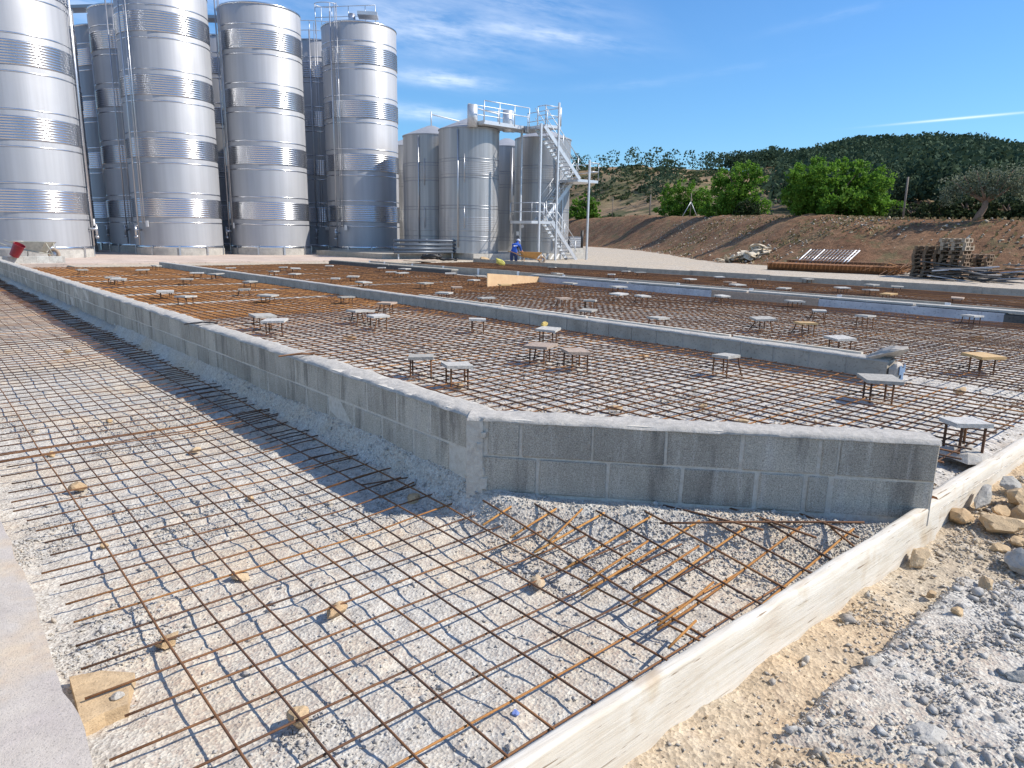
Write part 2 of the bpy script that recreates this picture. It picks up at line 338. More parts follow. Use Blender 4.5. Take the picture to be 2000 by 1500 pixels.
def mat_block():
    m, n, b = new_mat('concrete_block'); p = pos(n); oi = N(n, 'ShaderNodeObjectInfo')
    base = ramp(n, oi.outputs['Random'], [(0, (0.37, 0.335, 0.28)), (0.5, (0.425, 0.385, 0.32)), (1, (0.49, 0.445, 0.37))])
    st = noise(n, pos(n, (7, 7, 1.1)), 1.0, 5, 0.62); big = noise(n, p, 1.6, 4, 0.6); fin = noise(n, p, 170, 3, 0.7); vo = voro(n, p, 150)
    c = mixc(n, 0.7, base, ramp(n, big, [(0.3, g3(0.34)), (0.7, g3(0.66))]), 'OVERLAY')
    c = mixc(n, ramp(n, st, [(0.34, g3(0.85)), (0.47, g3(0))]), c, (0.22, 0.20, 0.17))
    wz = noise(n, pos(n, (16, 16, 1.6)), 1.0, 4, 0.6); c = mixc(n, ramp(n, wz, [(0.56, g3(0)), (0.72, g3(0.7))]), c, (0.55, 0.51, 0.45))
    c = mixc(n, 0.85, c, ramp(n, fin, [(0.3, g3(0.2)), (0.5, g3(0.5)), (0.72, g3(0.82))]), 'OVERLAY')
    n.links.new(c, b.inputs['Base Color']); b.inputs['Roughness'].default_value = 0.96; b.inputs['Specular IOR Level'].default_value = 0.15
    h = bump(n, b, vo.outputs['Distance'], 0.6, 0.004); bump(n, b, fin, 0.6, 0.004, h); return m
M['block'] = mat_block()
M['block_pale'] = mat_stone('pale_block', [(0.46, 0.45, 0.41), (0.54, 0.53, 0.48)], nscale=6)
M['mortar'] = mat_stone('mortar', [(0.56, 0.515, 0.445), (0.60, 0.555, 0.48)], nscale=30)
M['cap_mortar'] = mat_stone('rough_cement', [(0.42, 0.395, 0.35), (0.46, 0.43, 0.385)], nscale=22)
M['footing'] = mat_stone('rubble_footing', [(0.40, 0.385, 0.355), (0.44, 0.42, 0.385)], nscale=16)
M['concrete'] = mat_stone('concrete', [(0.42, 0.40, 0.36), (0.45, 0.43, 0.39)], nscale=4)
M['concrete_grey'] = mat_stone('grey_form', [(0.37, 0.335, 0.28), (0.43, 0.39, 0.325)], nscale=5)
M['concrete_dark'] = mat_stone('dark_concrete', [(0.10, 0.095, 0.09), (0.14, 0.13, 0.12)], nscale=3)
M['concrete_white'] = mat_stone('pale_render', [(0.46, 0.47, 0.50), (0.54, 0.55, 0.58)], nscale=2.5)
M['pad'] = mat_stone('pad_concrete', [(0.52, 0.42, 0.35), (0.52, 0.42, 0.35)], nscale=0.8)

def mat_slab():
    m, n, b = new_mat('old_slab'); p = pos(n)
    big = noise(n, p, 1.7, 5, 0.6); med = noise(n, p, 14, 5, 0.65); fin = noise(n, p, 180, 3, 0.7)
    c = ramp(n, big, [(0.36, (0.46, 0.40, 0.36)), (0.5, (0.52, 0.46, 0.395)), (0.62, (0.57, 0.46, 0.34))])
    c = mixc(n, 0.5, c, ramp(n, med, [(0.25, g3(0.36)), (0.75, g3(0.62))]), 'OVERLAY')
    c = mixc(n, ramp(n, fin, [(0.33, g3(0.8)), (0.44, g3(0))]), c, (0.24, 0.21, 0.18))
    c = mixc(n, ramp(n, fin, [(0.66, g3(0)), (0.76, g3(0.6))]), c, (0.60, 0.57, 0.52))
    n.links.new(c, b.inputs['Base Color']); b.inputs['Roughness'].default_value = 0.92; b.inputs['Specular IOR Level'].default_value = 0.2
    h = bump(n, b, fin, 0.6, 0.005); bump(n, b, med, 0.4, 0.008, h); return m
M['slab'] = mat_slab()
def mat_board():
    m, n, b = new_mat('weathered_board'); tc = N(n, 'ShaderNodeTexCoord'); mp = N(n, 'ShaderNodeMapping'); mp.inputs['Scale'].default_value = (0.5, 8, 8); n.links.new(tc.outputs['Object'], mp.inputs[0])
    g = noise(n, mp.outputs[0], 5, 8, 0.65, 0.8); big = noise(n, pos(n), 3.5, 4, 0.6)
    mp2 = N(n, 'ShaderNodeMapping'); mp2.inputs['Scale'].default_value = (1.6, 30, 30); n.links.new(tc.outputs['Object'], mp2.inputs[0]); cr = noise(n, mp2.outputs[0], 2.2, 4, 0.6)
    c = ramp(n, big, [(0.3, (0.60, 0.53, 0.43)), (0.55, (0.66, 0.61, 0.52)), (0.72, (0.52, 0.42, 0.30))])
    c = mixc(n, 0.55, c, ramp(n, g, [(0.3, g3(0.32)), (0.5, g3(0.52)), (0.7, g3(0.62))]), 'OVERLAY')
    c = mixc(n, ramp(n, cr, [(0.32, g3(0.9)), (0.37, g3(0))]), c, (0.24, 0.17, 0.11))
    n.links.new(c, b.inputs['Base Color']); b.inputs['Roughness'].default_value = 0.85; b.inputs['Specular IOR Level'].default_value = 0.25
    h = bump(n, b, g, 0.5, 0.006); bump(n, b, cr, 0.5, 0.004, h); return m
M['board'] = mat_board()
M['endgrain'] = mat_plain('end_grain', (0.33, 0.16, 0.07), 0.85, 0, 0.2, 60)
def mat_earth(name, cols, nscale=0.5, green=None, gamt=0.55):
    m, n, b = new_mat(name); p = pos(n)
    big = noise(n, p, nscale, 6, 0.65); med = noise(n, p, nscale * 9, 6, 0.7); fin = noise(n, p, nscale * 60, 4, 0.7)
    c = ramp(n, big, [(0.3, cols[0]), (0.5, cols[1]), (0.7, cols[2])])
    c = mixc(n, 0.75, c, ramp(n, med, [(0.28, g3(0.18)), (0.5, g3(0.5)), (0.72, g3(0.75))]), 'OVERLAY')
    c = mixc(n, 0.6, c, ramp(n, fin, [(0.3, g3(0.2)), (0.7, g3(0.75))]), 'OVERLAY')
    if green: c = mixc(n, ramp(n, noise(n, p, nscale * 2.3, 6, 0.7), [(gamt, g3(0)), (gamt + 0.08, g3(0.85))]), c, green)
    n.links.new(c, b.inputs['Base Color']); b.inputs['Roughness'].default_value = 1.0; b.inputs['Specular IOR Level'].default_value = 0.1
    h = bump(n, b, med, 0.9, 0.12); bump(n, b, fin, 0.6, 0.03, h); return m
M['bank'] = mat_earth('bank_earth', [(0.155, 0.083, 0.048), (0.22, 0.125, 0.072), (0.27, 0.17, 0.10)], 0.35, (0.15, 0.125, 0.065), 0.53)
M['hill'] = mat_earth('hill_scrub', [(0.20, 0.145, 0.085), (0.27, 0.19, 0.115), (0.15, 0.135, 0.07)], 0.035, (0.075, 0.085, 0.04), 0.50)
M['ground'] = mat_earth('ground', [(0.34, 0.27, 0.18), (0.36, 0.29, 0.2), (0.30, 0.25, 0.17)], 0.05)
def mat_leaf(name, cols, trans=0.3, spec=0.2):
    m, n, b = new_mat(name); a = N(n, 'ShaderNodeAttribute', attribute_name='tone')
    k = len(cols); c = ramp(n, a.outputs['Fac'], [(i / (k - 1), q) for i, q in enumerate(cols)])
    n.links.new(c, b.inputs['Base Color']); b.inputs['Roughness'].default_value = 0.7; b.inputs['Specular IOR Level'].default_value = spec
    t = N(n, 'ShaderNodeBsdfTranslucent'); n.links.new(c, t.inputs[0]); mx = N(n, 'ShaderNodeMixShader'); mx.inputs[0].default_value = trans
    n.links.new(b.outputs[0], mx.inputs[1]); n.links.new(t.outputs[0], mx.inputs[2]); n.links.new(mx.outputs[0], n.nodes['Material Output'].inputs[0]); return m
M['leaf'] = mat_leaf('bright_leaves', [(0.06, 0.14, 0.016), (0.12, 0.25, 0.03), (0.20, 0.35, 0.05)], 0.45)
M['leaf_dark'] = mat_leaf('dark_leaves', [(0.018, 0.035, 0.012), (0.035, 0.06, 0.02), (0.05, 0.085, 0.025)])
M['leaf_olive'] = mat_leaf('olive_leaves', [(0.11, 0.135, 0.08), (0.18, 0.205, 0.13), (0.27, 0.29, 0.21)])
M['leaf_hedge'] = mat_leaf('hedge_leaves', [(0.03, 0.045, 0.02), (0.06, 0.085, 0.035), (0.11, 0.14, 0.06)])
M['pine'] = mat_leaf('hazed_pine_needles', [(0.032, 0.058, 0.036), (0.058, 0.092, 0.055), (0.095, 0.135, 0.078)], 0.2, 0.03)  # lightened blue-green tint stands in for distance haze
M['dry'] = mat_leaf('dry_grass', [(0.20, 0.15, 0.07), (0.30, 0.23, 0.12), (0.16, 0.15, 0.06)], 0.2)

# ------------------------------------------------------------------ terrain of the site (local x = v, y = u)
C0 = (3.05, 2.42); C1 = (1.19, 4.02)           # outer face of the chamfer wall, (u, v)
_cl = math.hypot(C1[0] - C0[0], C1[1] - C0[1]); CD = ((C1[0] - C0[0]) / _cl, (C1[1] - C0[1]) / _cl); CN = (-0.652, -0.758)
def dw(u, v): return (u - C0[0]) * CN[0] + (v - C0[1]) * CN[1]
ZI = 0.27; ZM = 0.345; ZPAD = 0.40
def h_strip(v, u):
    z = 0.05 * (fbm(v * 1.3, u * 1.3, 3, 3) - 0.5) + 0.035 * (fbm(v * 6, u * 6, 5, 3) - 0.5)
    lump = np.clip(fbm(v * 3.1, u * 3.1, 21, 3) - 0.47, 0, 1)
    z = z + lump * 0.08 * (fbm(v * 28, u * 28, 9, 3) - 0.35) + 0.006 * (fbm(v * 60, u * 60, 8, 2) - 0.5)
    z = z + (0.04 * sstep(1.7, 2.3, v) + 0.055 * sstep(2.33, 2.42, v)) * sstep(2.7, 3.4, u)
    d = dw(u, v); inc = sstep(2.2, 2.5, v)
    z = z + inc * 0.15 * sstep(0.30, 0.05, d) + inc * 0.02 * sstep(1.1, 0.5, d)
    return z - 0.6 * sstep(-0.05, -0.15, d) * (v > 2.5)
def h_in(v, u):
    z = ZI + 0.035 * (fbm(v * 0.9, u * 0.9, 31, 3) - 0.5) + 0.02 * (fbm(v * 7, u * 7, 33, 3) - 0.5) + 0.008 * (fbm(v * 40, u * 40, 35, 2) - 0.5)
    z = z - 0.10 * sstep(2.2, 1.25, u) * sstep(3.6, 4.1, v)
    return np.where((dw(u, v) > -0.1) & (v < 4.06), -0.35, z)
def h_soil(v, u):
    z = 0.03 * (fbm(v * 1.1, u * 1.1, 41, 3) - 0.5) + 0.05 * (fbm(v * 5, u * 5, 43, 3) - 0.5) + 0.018 * (fbm(v * 22, u * 22, 45, 3) - 0.5)
    return z + 0.10 * sstep(3.6, 6.0, v) + 0.02 * sstep(0.9, 1.2, u) - 0.35 * sstep(0.75, 0.35, v)
def st(o, kind='structure'): o['kind'] = kind; return o
def site(name, me, m): return st(link(name, me, m, None, (0, 0, 0), ROT))

xs = np.arange(0.18, 4.2, 0.022); ys = np.concatenate([np.arange(1.225, 7.0, 0.022), np.arange(7.0, 12, 0.06)])
site('gravel_bed', grid_mesh('gravel_bed', xs, ys, h_strip), M['gravel'])
site('gravel_bed', grid_mesh('gravel_bed', np.arange(0.18, 2.9, 0.12), np.arange(11.95, 33, 0.15), lambda v, u: h_strip(v, u) - 0.01), M['gravel'])
site('inner_gravel_bed', grid_mesh('inner_gravel_bed', np.arange(2.56, 21.6, 0.05), np.concatenate([np.arange(1.22, 7.0, 0.05), np.arange(7.0, 28.6, 0.25)]), h_in), M['gravel_in'])
site('tan_soil_ground', grid_mesh('tan_soil_ground', np.arange(0.2, 9.0, 0.025), np.arange(-0.6, 1.25, 0.025), h_soil), M['soil'])
def spill_mask(v, u):
    w = 0.22 * (fbm(v * 2.5, u * 2.5, 51, 3) - 0.5) + 0.05 * (fbm(v * 14, u * 14, 52, 3) - 0.5)
    e = np.maximum(np.abs((v - 3.15 - 0.6 * (0.6 - u)) / 0.95), np.abs((u - 0.66) / 0.33)) + w
    return sstep(1.10, 0.80, e)
site('gravel_spill', grid_mesh('gravel_spill', np.arange(1.7, 5.0, 0.02), np.arange(-0.2, 1.2, 0.02),
     lambda v, u: h_soil(v, u) - 0.05 + spill_mask(v, u) * (0.085 + 0.03 * (fbm(v * 8, u * 8, 55, 3) - 0.5))), M['gravel'])
# old pavement slab at the left, its broken edge slightly uneven
mb = MB(); ed = []
for k in range(0, 500):
    u = -4 + k * 0.08; ed.append((0.245 + 0.02 * (fbm(u * 4, 0, 61, 3) - 0.5) * 2, u))
top = [(x, y, 0.17) for x, y in ed]; low = [(x + 0.012, y, -0.15) for x, y in ed]; out = [(-12.0, y, 0.17) for x, y in ed]
n_ = len(ed); mb.add(top + low + out, [(i, i + n_, i + n_ + 1, i + 1) for i in range(n_ - 1)] + [(i, i + 1, i + 1 + 2 * n_, i + 2 * n_) for i in range(n_ - 1)])
st(mb.build('pavement_slab', M['slab'], None, False, (0, 0, 0), ROT))
# tank pad with its stepped edge, gravel yard, far ground
mb = MB(); mb.bbox(-30, 21.5, 30.2, 80, -0.3, ZPAD); st(mb.build('tank_pad', M['pad'], None, False, (0, 0, 0), ROT))
mb = MB(); mb.bbox(4.7, 19, 28.6, 30.195, -0.3, ZPAD - 0.06); st(mb.build('pad_apron', M['yard'], None, False, (0, 0, 0), ROT))
site('gravel_yard', grid_mesh('gravel_yard', np.arange(19.0, 112, 0.5), np.arange(-25, 145, 0.6),
     lambda v, u: np.where((v < 21.75) & (u < 27.8), -0.2, 0.36 + 0.05 * (fbm(v * 0.5, u * 0.5, 71, 3) - 0.5) + 0.03 * (fbm(v * 2.2, u * 2.2, 72, 3) - 0.5))), M['yard'])
me = bpy.data.meshes.new('ground'); me.from_pydata([(-4000, -4000, -0.45), (4000, -4000, -0.45), (4000, 4000, -0.45), (-4000, 4000, -0.45)], [], [(0, 1, 2, 3)])
st(link('ground', me, M['ground']))

# ------------------------------------------------------------------ loose stones too many to count
OCT = np.array([(1, 0, 0), (-1, 0, 0), (0, 1, 0), (0, -1, 0), (0, 0, 1), (0, 0, -1), (.62, .62, .3), (-.62, .6, -.25), (.6, -.6, -.3), (-.6, -.62, .3)], float)
OF = np.array([(0, 6, 4), (6, 2, 4), (2, 7, 4), (7, 1, 4), (1, 9, 4), (9, 3, 4), (3, 8, 4), (8, 0, 4), (6, 0, 5), (2, 6, 5), (7, 2, 5), (1, 7, 5), (9, 1, 5), (3, 9, 5), (8, 3, 5), (0, 8, 5)])
def pebbles(name, P, S, mat, label, flat=0.7, cat='gravel', tone=None, frame=ROT):
    n = len(P); T = OCT[None] * (1 + nrg.uniform(-0.5, 0.42, (n, 10, 1))) * nrg.uniform(0.5, 1.2, (n, 1, 3)) * np.array([1, 1, flat])
    a = nrg.uniform(0, 6.28, n); b = nrg.uniform(-0.5, 0.5, n)
    ca, sa, cb, sb = np.cos(a)[:, None], np.sin(a)[:, None], np.cos(b)[:, None], np.sin(b)[:, None]
    y = T[..., 1] * cb - T[..., 2] * sb; z = T[..., 1] * sb + T[..., 2] * cb
    x = T[..., 0] * ca - y * sa; y = T[..., 0] * sa + y * ca
    V = np.stack([x, y, z], -1) * S[:, None, None] + P[:, None, :]
    F = OF[None] + (np.arange(n) * 10)[:, None, None]
    if tone is None: tone = nrg.uniform(0, 1, n)
    o = link(name, np_mesh(name, V.reshape(-1, 3), F.reshape(-1, 3), np.repeat(tone, 10)), mat, None, (0, 0, 0), frame)
    return tag(o, label, cat, None, 'stuff')
def scat(n, v0, v1, u0, u1, h, mask, smin, smax, power=2.2, near=None):
    v = nrg.uniform(v0, v1, n); u = nrg.uniform(u0, u1, n)
    if near is not None: u = u0 + (u1 - u0) * nrg.uniform(0, 1, n) ** near
    k = mask(v, u) > nrg.uniform(0, 1, n); v = v[k]; u = u[k]
    s = smin + (smax - smin) * nrg.uniform(0, 1, len(v)) ** power
    return np.stack([v, u, h(v, u) + s * 0.22], 1), s
def m_strip(v, u):
    d = dw(u, v); c = sstep(0.49, 0.62, fbm(v * 1.7, u * 1.7, 91, 3)) * (0.25 + 0.75 * sstep(0.4, 0.6, fbm(v * 6, u * 6, 92, 2)))
    c = np.maximum(c, 0.05); c = np.maximum(c, 0.4 * sstep(1.9, 2.3, v) * (u > 3)); c = np.maximum(c, 0.8 * sstep(0.9, 0.2, d) * (v > 2.3) * (u < 3.3))
    return np.where((v > 2.42) & (d < 0.02), 0, c)
P1_, S1_ = scat(150000, 0.27, 4.0, 1.25, 7.5, h_strip, m_strip, 0.003, 0.011, 1.8, 1.6)
P2_, S2_ = scat(5000, 0.27, 4.0, 1.25, 7.5, h_strip, m_strip, 0.010, 0.026, 2.6, 1.4)
pebbles('crushed_gravel', np.vstack([P1_, P2_]), np.concatenate([S1_, S2_]), M['pebble'], 'loose grey crushed gravel under the foreground rebar mat', cat='gravel')
def m_soil(v, u):
    c = 0.10 + 0.65 * sstep(0.45, 0.62, fbm(v * 1.6, u * 1.6, 95, 3)); c = np.maximum(c, 0.85 * sstep(0.35, 0.05, u) * sstep(2.0, 2.7, v))
    c = np.maximum(c, 0.5 * sstep(0.5, 1.0, u) * (v > 4.0)); return np.maximum(c, 0.5 * spill_mask(v, u))
hs_ = lambda v, u: np.maximum(h_soil(v, u), h_soil(v, u) - 0.05 + spill_mask(v, u) * 0.085)
P1_, S1_ = scat(52000, 0.9, 5.6, -0.2, 1.18, hs_, m_soil, 0.003, 0.011, 1.8)
P2_, S2_ = scat(4200, 0.9, 6.0, -0.2, 1.16, hs_, m_soil, 0.009, 0.030, 2.2)
PP = np.vstack([P1_, P2_]); SS = np.concatenate([S1_, S2_]); k = spill_mask(PP[:, 0], PP[:, 1]) > 0.4
pebbles('crushed_gravel', PP[k], SS[k], M['pebble'], 'loose grey stones on the gravel spill beside the long board', cat='gravel')
pebbles('soil_pebbles', PP[~k], SS[~k], M['pebble_tan'], 'loose tan and grey pebbles on the bare soil', cat='pebbles')
m_in = lambda v, u: np.where((dw(u, v) > -0.24) & (v < 4.1), 0, 0.12 + 0.6 * sstep(0.5, 0.62, fbm(v * 1.2, u * 1.2, 97, 3)))
P1_, S1_ = scat(40000, 2.7, 12.0, 1.3, 9.0, h_in, m_in, 0.006, 0.018, 1.6, 1.3)
pebbles('inner_gravel', P1_, S1_, M['pebble_tan'], 'fine pale gravel under the mats inside the block walls', cat='gravel')

# ------------------------------------------------------------------ block walls
def block_mesh(L=0.39, T=0.196, Hh=0.2075, ch=0.006):
    bm = bmesh.new(); bmesh.ops.create_cube(bm, size=1.0)
    for v in bm.verts: v.co.x *= L; v.co.y *= T; v.co.z *= Hh
    bmesh.ops.bevel(bm, geom=bm.edges[:] , offset=ch, segments=1, affect='EDGES')
    for v in bm.verts: v.co += Vector((rng.uniform(-1, 1), rng.uniform(-1, 1), rng.uniform(-1, 1))) * 0.0022
    me = bpy.data.meshes.new('block'); bm.to_mesh(me); bm.free(); return me
BLK = [block_mesh() for _ in range(6)]
for b_ in BLK: b_.materials.append(M['block'])
HALF = [block_mesh(0.19) for _ in range(3)]
for b_ in HALF: b_.materials.append(M['block'])
def cement_cap(L, T, z, parent, x0=0.0, step=0.045, seed=3, amp=0.032, name='cement_cap', mat='cap_mortar'):
    nx = max(2, int(L / step)); V = []; F = []
    rows = [(-T / 2 - 0.004, -0.012), (-T / 2 + 0.002, 0.004), (-T / 4, 0.012), (0, 0.014), (T / 4, 0.012), (T / 2 - 0.002, 0.004), (T / 2 + 0.004, -0.012)]
    X = x0 + np.arange(nx + 1) * L / nx
    for r, (yy, zz) in enumerate(rows):
        nzv = (fbm(X * 9, np.full(nx + 1, yy * 9 + seed), seed, 3) - 0.5) * amp * (1 if 0 < r < 6 else 0.25)
        wob = (fbm(X * 5, np.full(nx + 1, r * 3.0), seed + 4, 2) - 0.5) * 0.012
        V += [(X[i], yy + wob[i], z + zz + nzv[i]) for i in range(nx + 1)]
    for r in range(6):
        for i in range(nx): a = r * (nx + 1) + i; F.append((a, a + 1, a + nx + 2, a + nx + 1))
    me = np_mesh(name, V, F); return link(name, me, M[mat], parent)
ZB = 0.185; CH = 0.2175
# long wall: local x runs along +u, local +y points to -(-v)... outer face towards the foreground strip
LW = 28.0
lw = thing('block_wall', 'long two-course grey concrete block wall running from the near corner back to the tanks', 'wall', W(3.05, 2.42, 0), ROT + math.pi / 2)
# local x = +u, local y = -v ; body lies at negative y
mbx = MB(); mbx.bbox(0.10, LW, -0.194, -0.006, ZB - 0.03, ZB + 2 * CH + 0.002); mbx.build('mortar_joint', M['mortar'], lw)
for c in range(2):
    x = 0.12 + (0.2 if c == 0 else 0.0)
    while x < LW:
        o = link('block', rng.choice(BLK), None, lw, (x + 0.197, -0.1 + rng.uniform(-0.003, 0.003), ZB + CH / 2 + CH * c)); o.rotation_euler = (rng.uniform(-.004, .004), rng.uniform(-.004, .004), rng.uniform(-.004, .004)); x += 0.402
cap = cement_cap(LW + 0.02, 0.205, ZB + 2 * CH, lw, -0.02); cap.location.y = -0.1
def rubble_strip(L, parent, x0, y0, z0, w, h, seed, step=0.05):
    nx = int(L / step); V = []; F = []; X = x0 + np.arange(nx + 1) * L / nx; R = 6
    for r in range(R + 1):
        t = r / R; jag = (fbm(X * 5, np.full(nx + 1, t * 4.0), seed, 4) - 0.5); jz = (fbm(X * 7, np.full(nx + 1, t * 5.0 + 3), seed + 3, 4) - 0.5)
        y = y0 + t * w * (0.7 + 1.0 * (fbm(X * 1.6, np.full(nx + 1, 1.0), seed + 7, 3))) + 0.07 * jag; z = z0 - h * t ** 1.3 + 0.07 * jz
        V += [(X[i], y[i], z[i]) for i in range(nx + 1)]
    for r in range(R):
        for i in range(nx): a = r * (nx + 1) + i; F.append((a, a + nx + 1, a + nx + 2, a + 1))
    return link('rubble_footing', np_mesh('rubble_footing', V, F), M['footing'], parent)
rubble_strip(LW, lw, -0.12, -0.058, ZB - 0.01, 0.03, 0.2, 5)
# chamfer wall: from C0 to C1, local x along CD, outer face towards the camera
ang_c = math.atan2(*(lambda d: (d.y, d.x))(W(C1[0], C1[1]) - W(C0[0], C0[1])))
cw = thing('block_wall', 'short two-course block wall facing the camera across the cut-off corner', 'wall', W(C0[0], C0[1], 0), ang_c)
LC = _cl
mbx = MB(); mbx.bbox(-0.075, LC - 0.006, 0.006, 0.194, ZB - 0.03, ZB + 2 * CH + 0.002); mbx.build('mortar_joint', M['mortar'], cw)
def brow(c, cuts):
    for a, b_ in zip(cuts[:-1], cuts[1:]):
        bmx = block_mesh(b_ - a - 0.012 - (0.012 if rng.random() < .4 else 0)); bmx.materials.append(M['block'])
        o = link('block', bmx, None, cw, ((a + b_) / 2, 0.1 + rng.uniform(-0.006, 0.004), ZB + CH / 2 + CH * c)); o.rotation_euler = (0, rng.uniform(-.006, .006), rng.uniform(-.006, .006))
brow(1, [0.03, 0.235, 0.64, 1.045, 1.45, 1.86, 1.955, LC])
brow(0, [0.0, 0.33, 0.735, 1.14, 1.545, 1.80, 1.93, LC])
cap = cement_cap(LC + 0.08, 0.21, ZB + 2 * CH, cw, -0.08, seed=13); cap.location.y = 0.1
mb = MB(); mb.prism([(-0.10, 0.10), (-0.085, -0.002), (0.012, -0.006), (0.03, 0.10)], ZB - 0.05, ZB + 0.43); mb.build('corner_mortar', M['mortar'], cw)
for k in range(14): 
    mb = MB(); a = rng.uniform(-0.09, 0.10); mb.box((a, 0.0 + rng.uniform(-0.006, 0.012) + max(0, -a) * 0.9, ZB + rng.uniform(-0.03, 0.4)), (rng.uniform(.02, .06), .014, rng.uniform(.02, .07)), rng.uniform(-.5, .5), .006); mb.build('mortar_smear', M['mortar'], cw)
# inner dividing wall of single blocks (v = 7.2) from u = 2.7 to 28
dv = thing('block_wall', 'low single-course block wall dividing the two nearest mat bays', 'wall', W(2.70, 7.22, 0), ROT + math.pi / 2)
mbx = MB(); mbx.bbox(0.01, 25.2, -0.190, -0.010, ZI - 0.06, 0.498); mbx.build('mortar_joint', M['cap_mortar'], dv)
SBLK = [block_mesh(0.385, 0.196, 0.2) for _ in range(4)]
for b_ in SBLK: b_.materials.append(M['concrete_grey'])
x = 0.0
while x < 25.0:
    o = link('block', rng.choice(SBLK), None, dv, (x + 0.197, -0.1 + rng.uniform(-0.004, 0.004), 0.402 + rng.uniform(-0.004, 0.004))); x += 0.402
cap = cement_cap(25.2, 0.2, 0.502, dv, 0.0, 0.08, 23, 0.012); cap.location.y = -0.1
for x0, x1 in ((0.35, 1.85), (1.9, 4.2), (4.25, 6.1), (6.15, 8.6)):
    mb = MB(); mb.bbox(x0, x1, -0.26, -0.215, 0.36, 0.525); mb.build('form_board', M['board'], dv)
# stub of pale blocks at the far left, along v
sb = thing('block_wall', 'short pale block wall stub behind the far end of the long wall', 'wall', W(30.6, 0.8, 0), ROT)
mbx = MB(); mbx.bbox(0, 3.9, 0.006, 0.194, 0.0, 0.645); mbx.build('mortar_joint', M['cap_mortar'], sb)
PBLK = [block_mesh(0.385, 0.196, 0.2) for _ in range(3)]
for b_ in PBLK: b_.materials.append(M['block_pale'])
for c in range(3):
    x = -0.2 * (c % 2) + 0.2
    while x < 3.6:
        link('block', rng.choice(PBLK), None, sb, (x + 0.197, 0.1, 0.15 + 0.2 * c)); x += 0.402
# rendered beam (v = 14), dark to the back, plywood sheet, pale at the front
bmw = thing('ground_beam', 'pale rendered ground beam between the middle bay and the far bay', 'wall', W(1.3, 14.0, 0), ROT + math.pi / 2)
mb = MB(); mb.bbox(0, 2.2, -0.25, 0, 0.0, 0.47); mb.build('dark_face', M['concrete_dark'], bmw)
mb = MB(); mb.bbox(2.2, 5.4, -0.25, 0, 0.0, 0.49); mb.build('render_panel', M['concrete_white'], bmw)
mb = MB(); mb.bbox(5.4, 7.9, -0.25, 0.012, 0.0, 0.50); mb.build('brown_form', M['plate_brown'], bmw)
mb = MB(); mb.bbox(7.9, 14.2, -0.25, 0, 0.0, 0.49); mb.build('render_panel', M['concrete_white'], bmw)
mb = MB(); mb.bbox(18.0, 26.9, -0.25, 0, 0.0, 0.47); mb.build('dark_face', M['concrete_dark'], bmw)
for x0, x1 in ((0, 3.6), (3.65, 7.0), (7.05, 10.4), (10.45, 14.1)):
    mb = MB(); mb.bbox(x0, x1, -0.30, -0.05, 0.503, 0.54); mb.build('top_board', M['concrete'], bmw)
for x0, x1 in ((18.0, 22.0), (22.05, 26.8)):
    mb = MB(); mb.bbox(x0, x1, -0.30, -0.02, 0.473, 0.51); mb.build('top_board', M['concrete_grey'], bmw)
p0_ = at(952, 563, 0.30); p1_ = at(1060, 553, 0.30); h0_ = at_d(952, 534, math.hypot(p0_.x, p0_.y)).z - 0.30; h1_ = at_d(1060, 541, math.hypot(p1_.x, p1_.y)).z - 0.30; Lp = (p1_ - p0_).length
ps = thing('plywood_sheet', 'tan plywood sheet standing on edge across the end of the rendered beam', 'plywood', p0_, math.atan2(p1_.y - p0_.y, p1_.x - p0_.x))
mb = MB(); pf = [(0, 0), (Lp, 0), (Lp, h1_), (0, h0_)]; mb.add([(x, 0, z) for x, z in pf] + [(x, 0.02, z) for x, z in pf], [(0, 1, 2, 3), (7, 6, 5, 4), (0, 4, 5, 1), (1, 5, 6, 2), (2, 6, 7, 3), (3, 7, 4, 0)]); mb.build('sheet', M['ply'], ps)
def form_line(name, label, v, u0, u1, ztop, mat, postm, seg=2.1):
    t = thing(name, label, 'formwork', W(u0, v, 0), ROT + math.pi / 2); x = 0
    while x < u1 - u0 - 0.3:
        x1 = min(x + seg - 0.03, u1 - u0); mb = MB(); mb.bbox(x, x1, -0.06, 0, 0.1, ztop + rng.uniform(-0.012, 0.012)); mb.build('panel', mat, t)
        mb = MB(); mb.bbox(x1 - 0.05, x1 + 0.05, 0.004, 0.02, 0.25, ztop + 0.01); mb.build('joint_strip', postm, t); x += seg
    return t
form_line('formwork', 'grey formwork boards with pale joint strips behind the rendered beam', 15.3, 0.6, 27.0, 0.50, M['concrete_grey'], M['white'])
form_line('formwork', 'low grey kerb form along the gravel yard', 21.4, 0.0, 27.6, 0.52, M['concrete_grey'], M['concrete_grey'], 3.0)

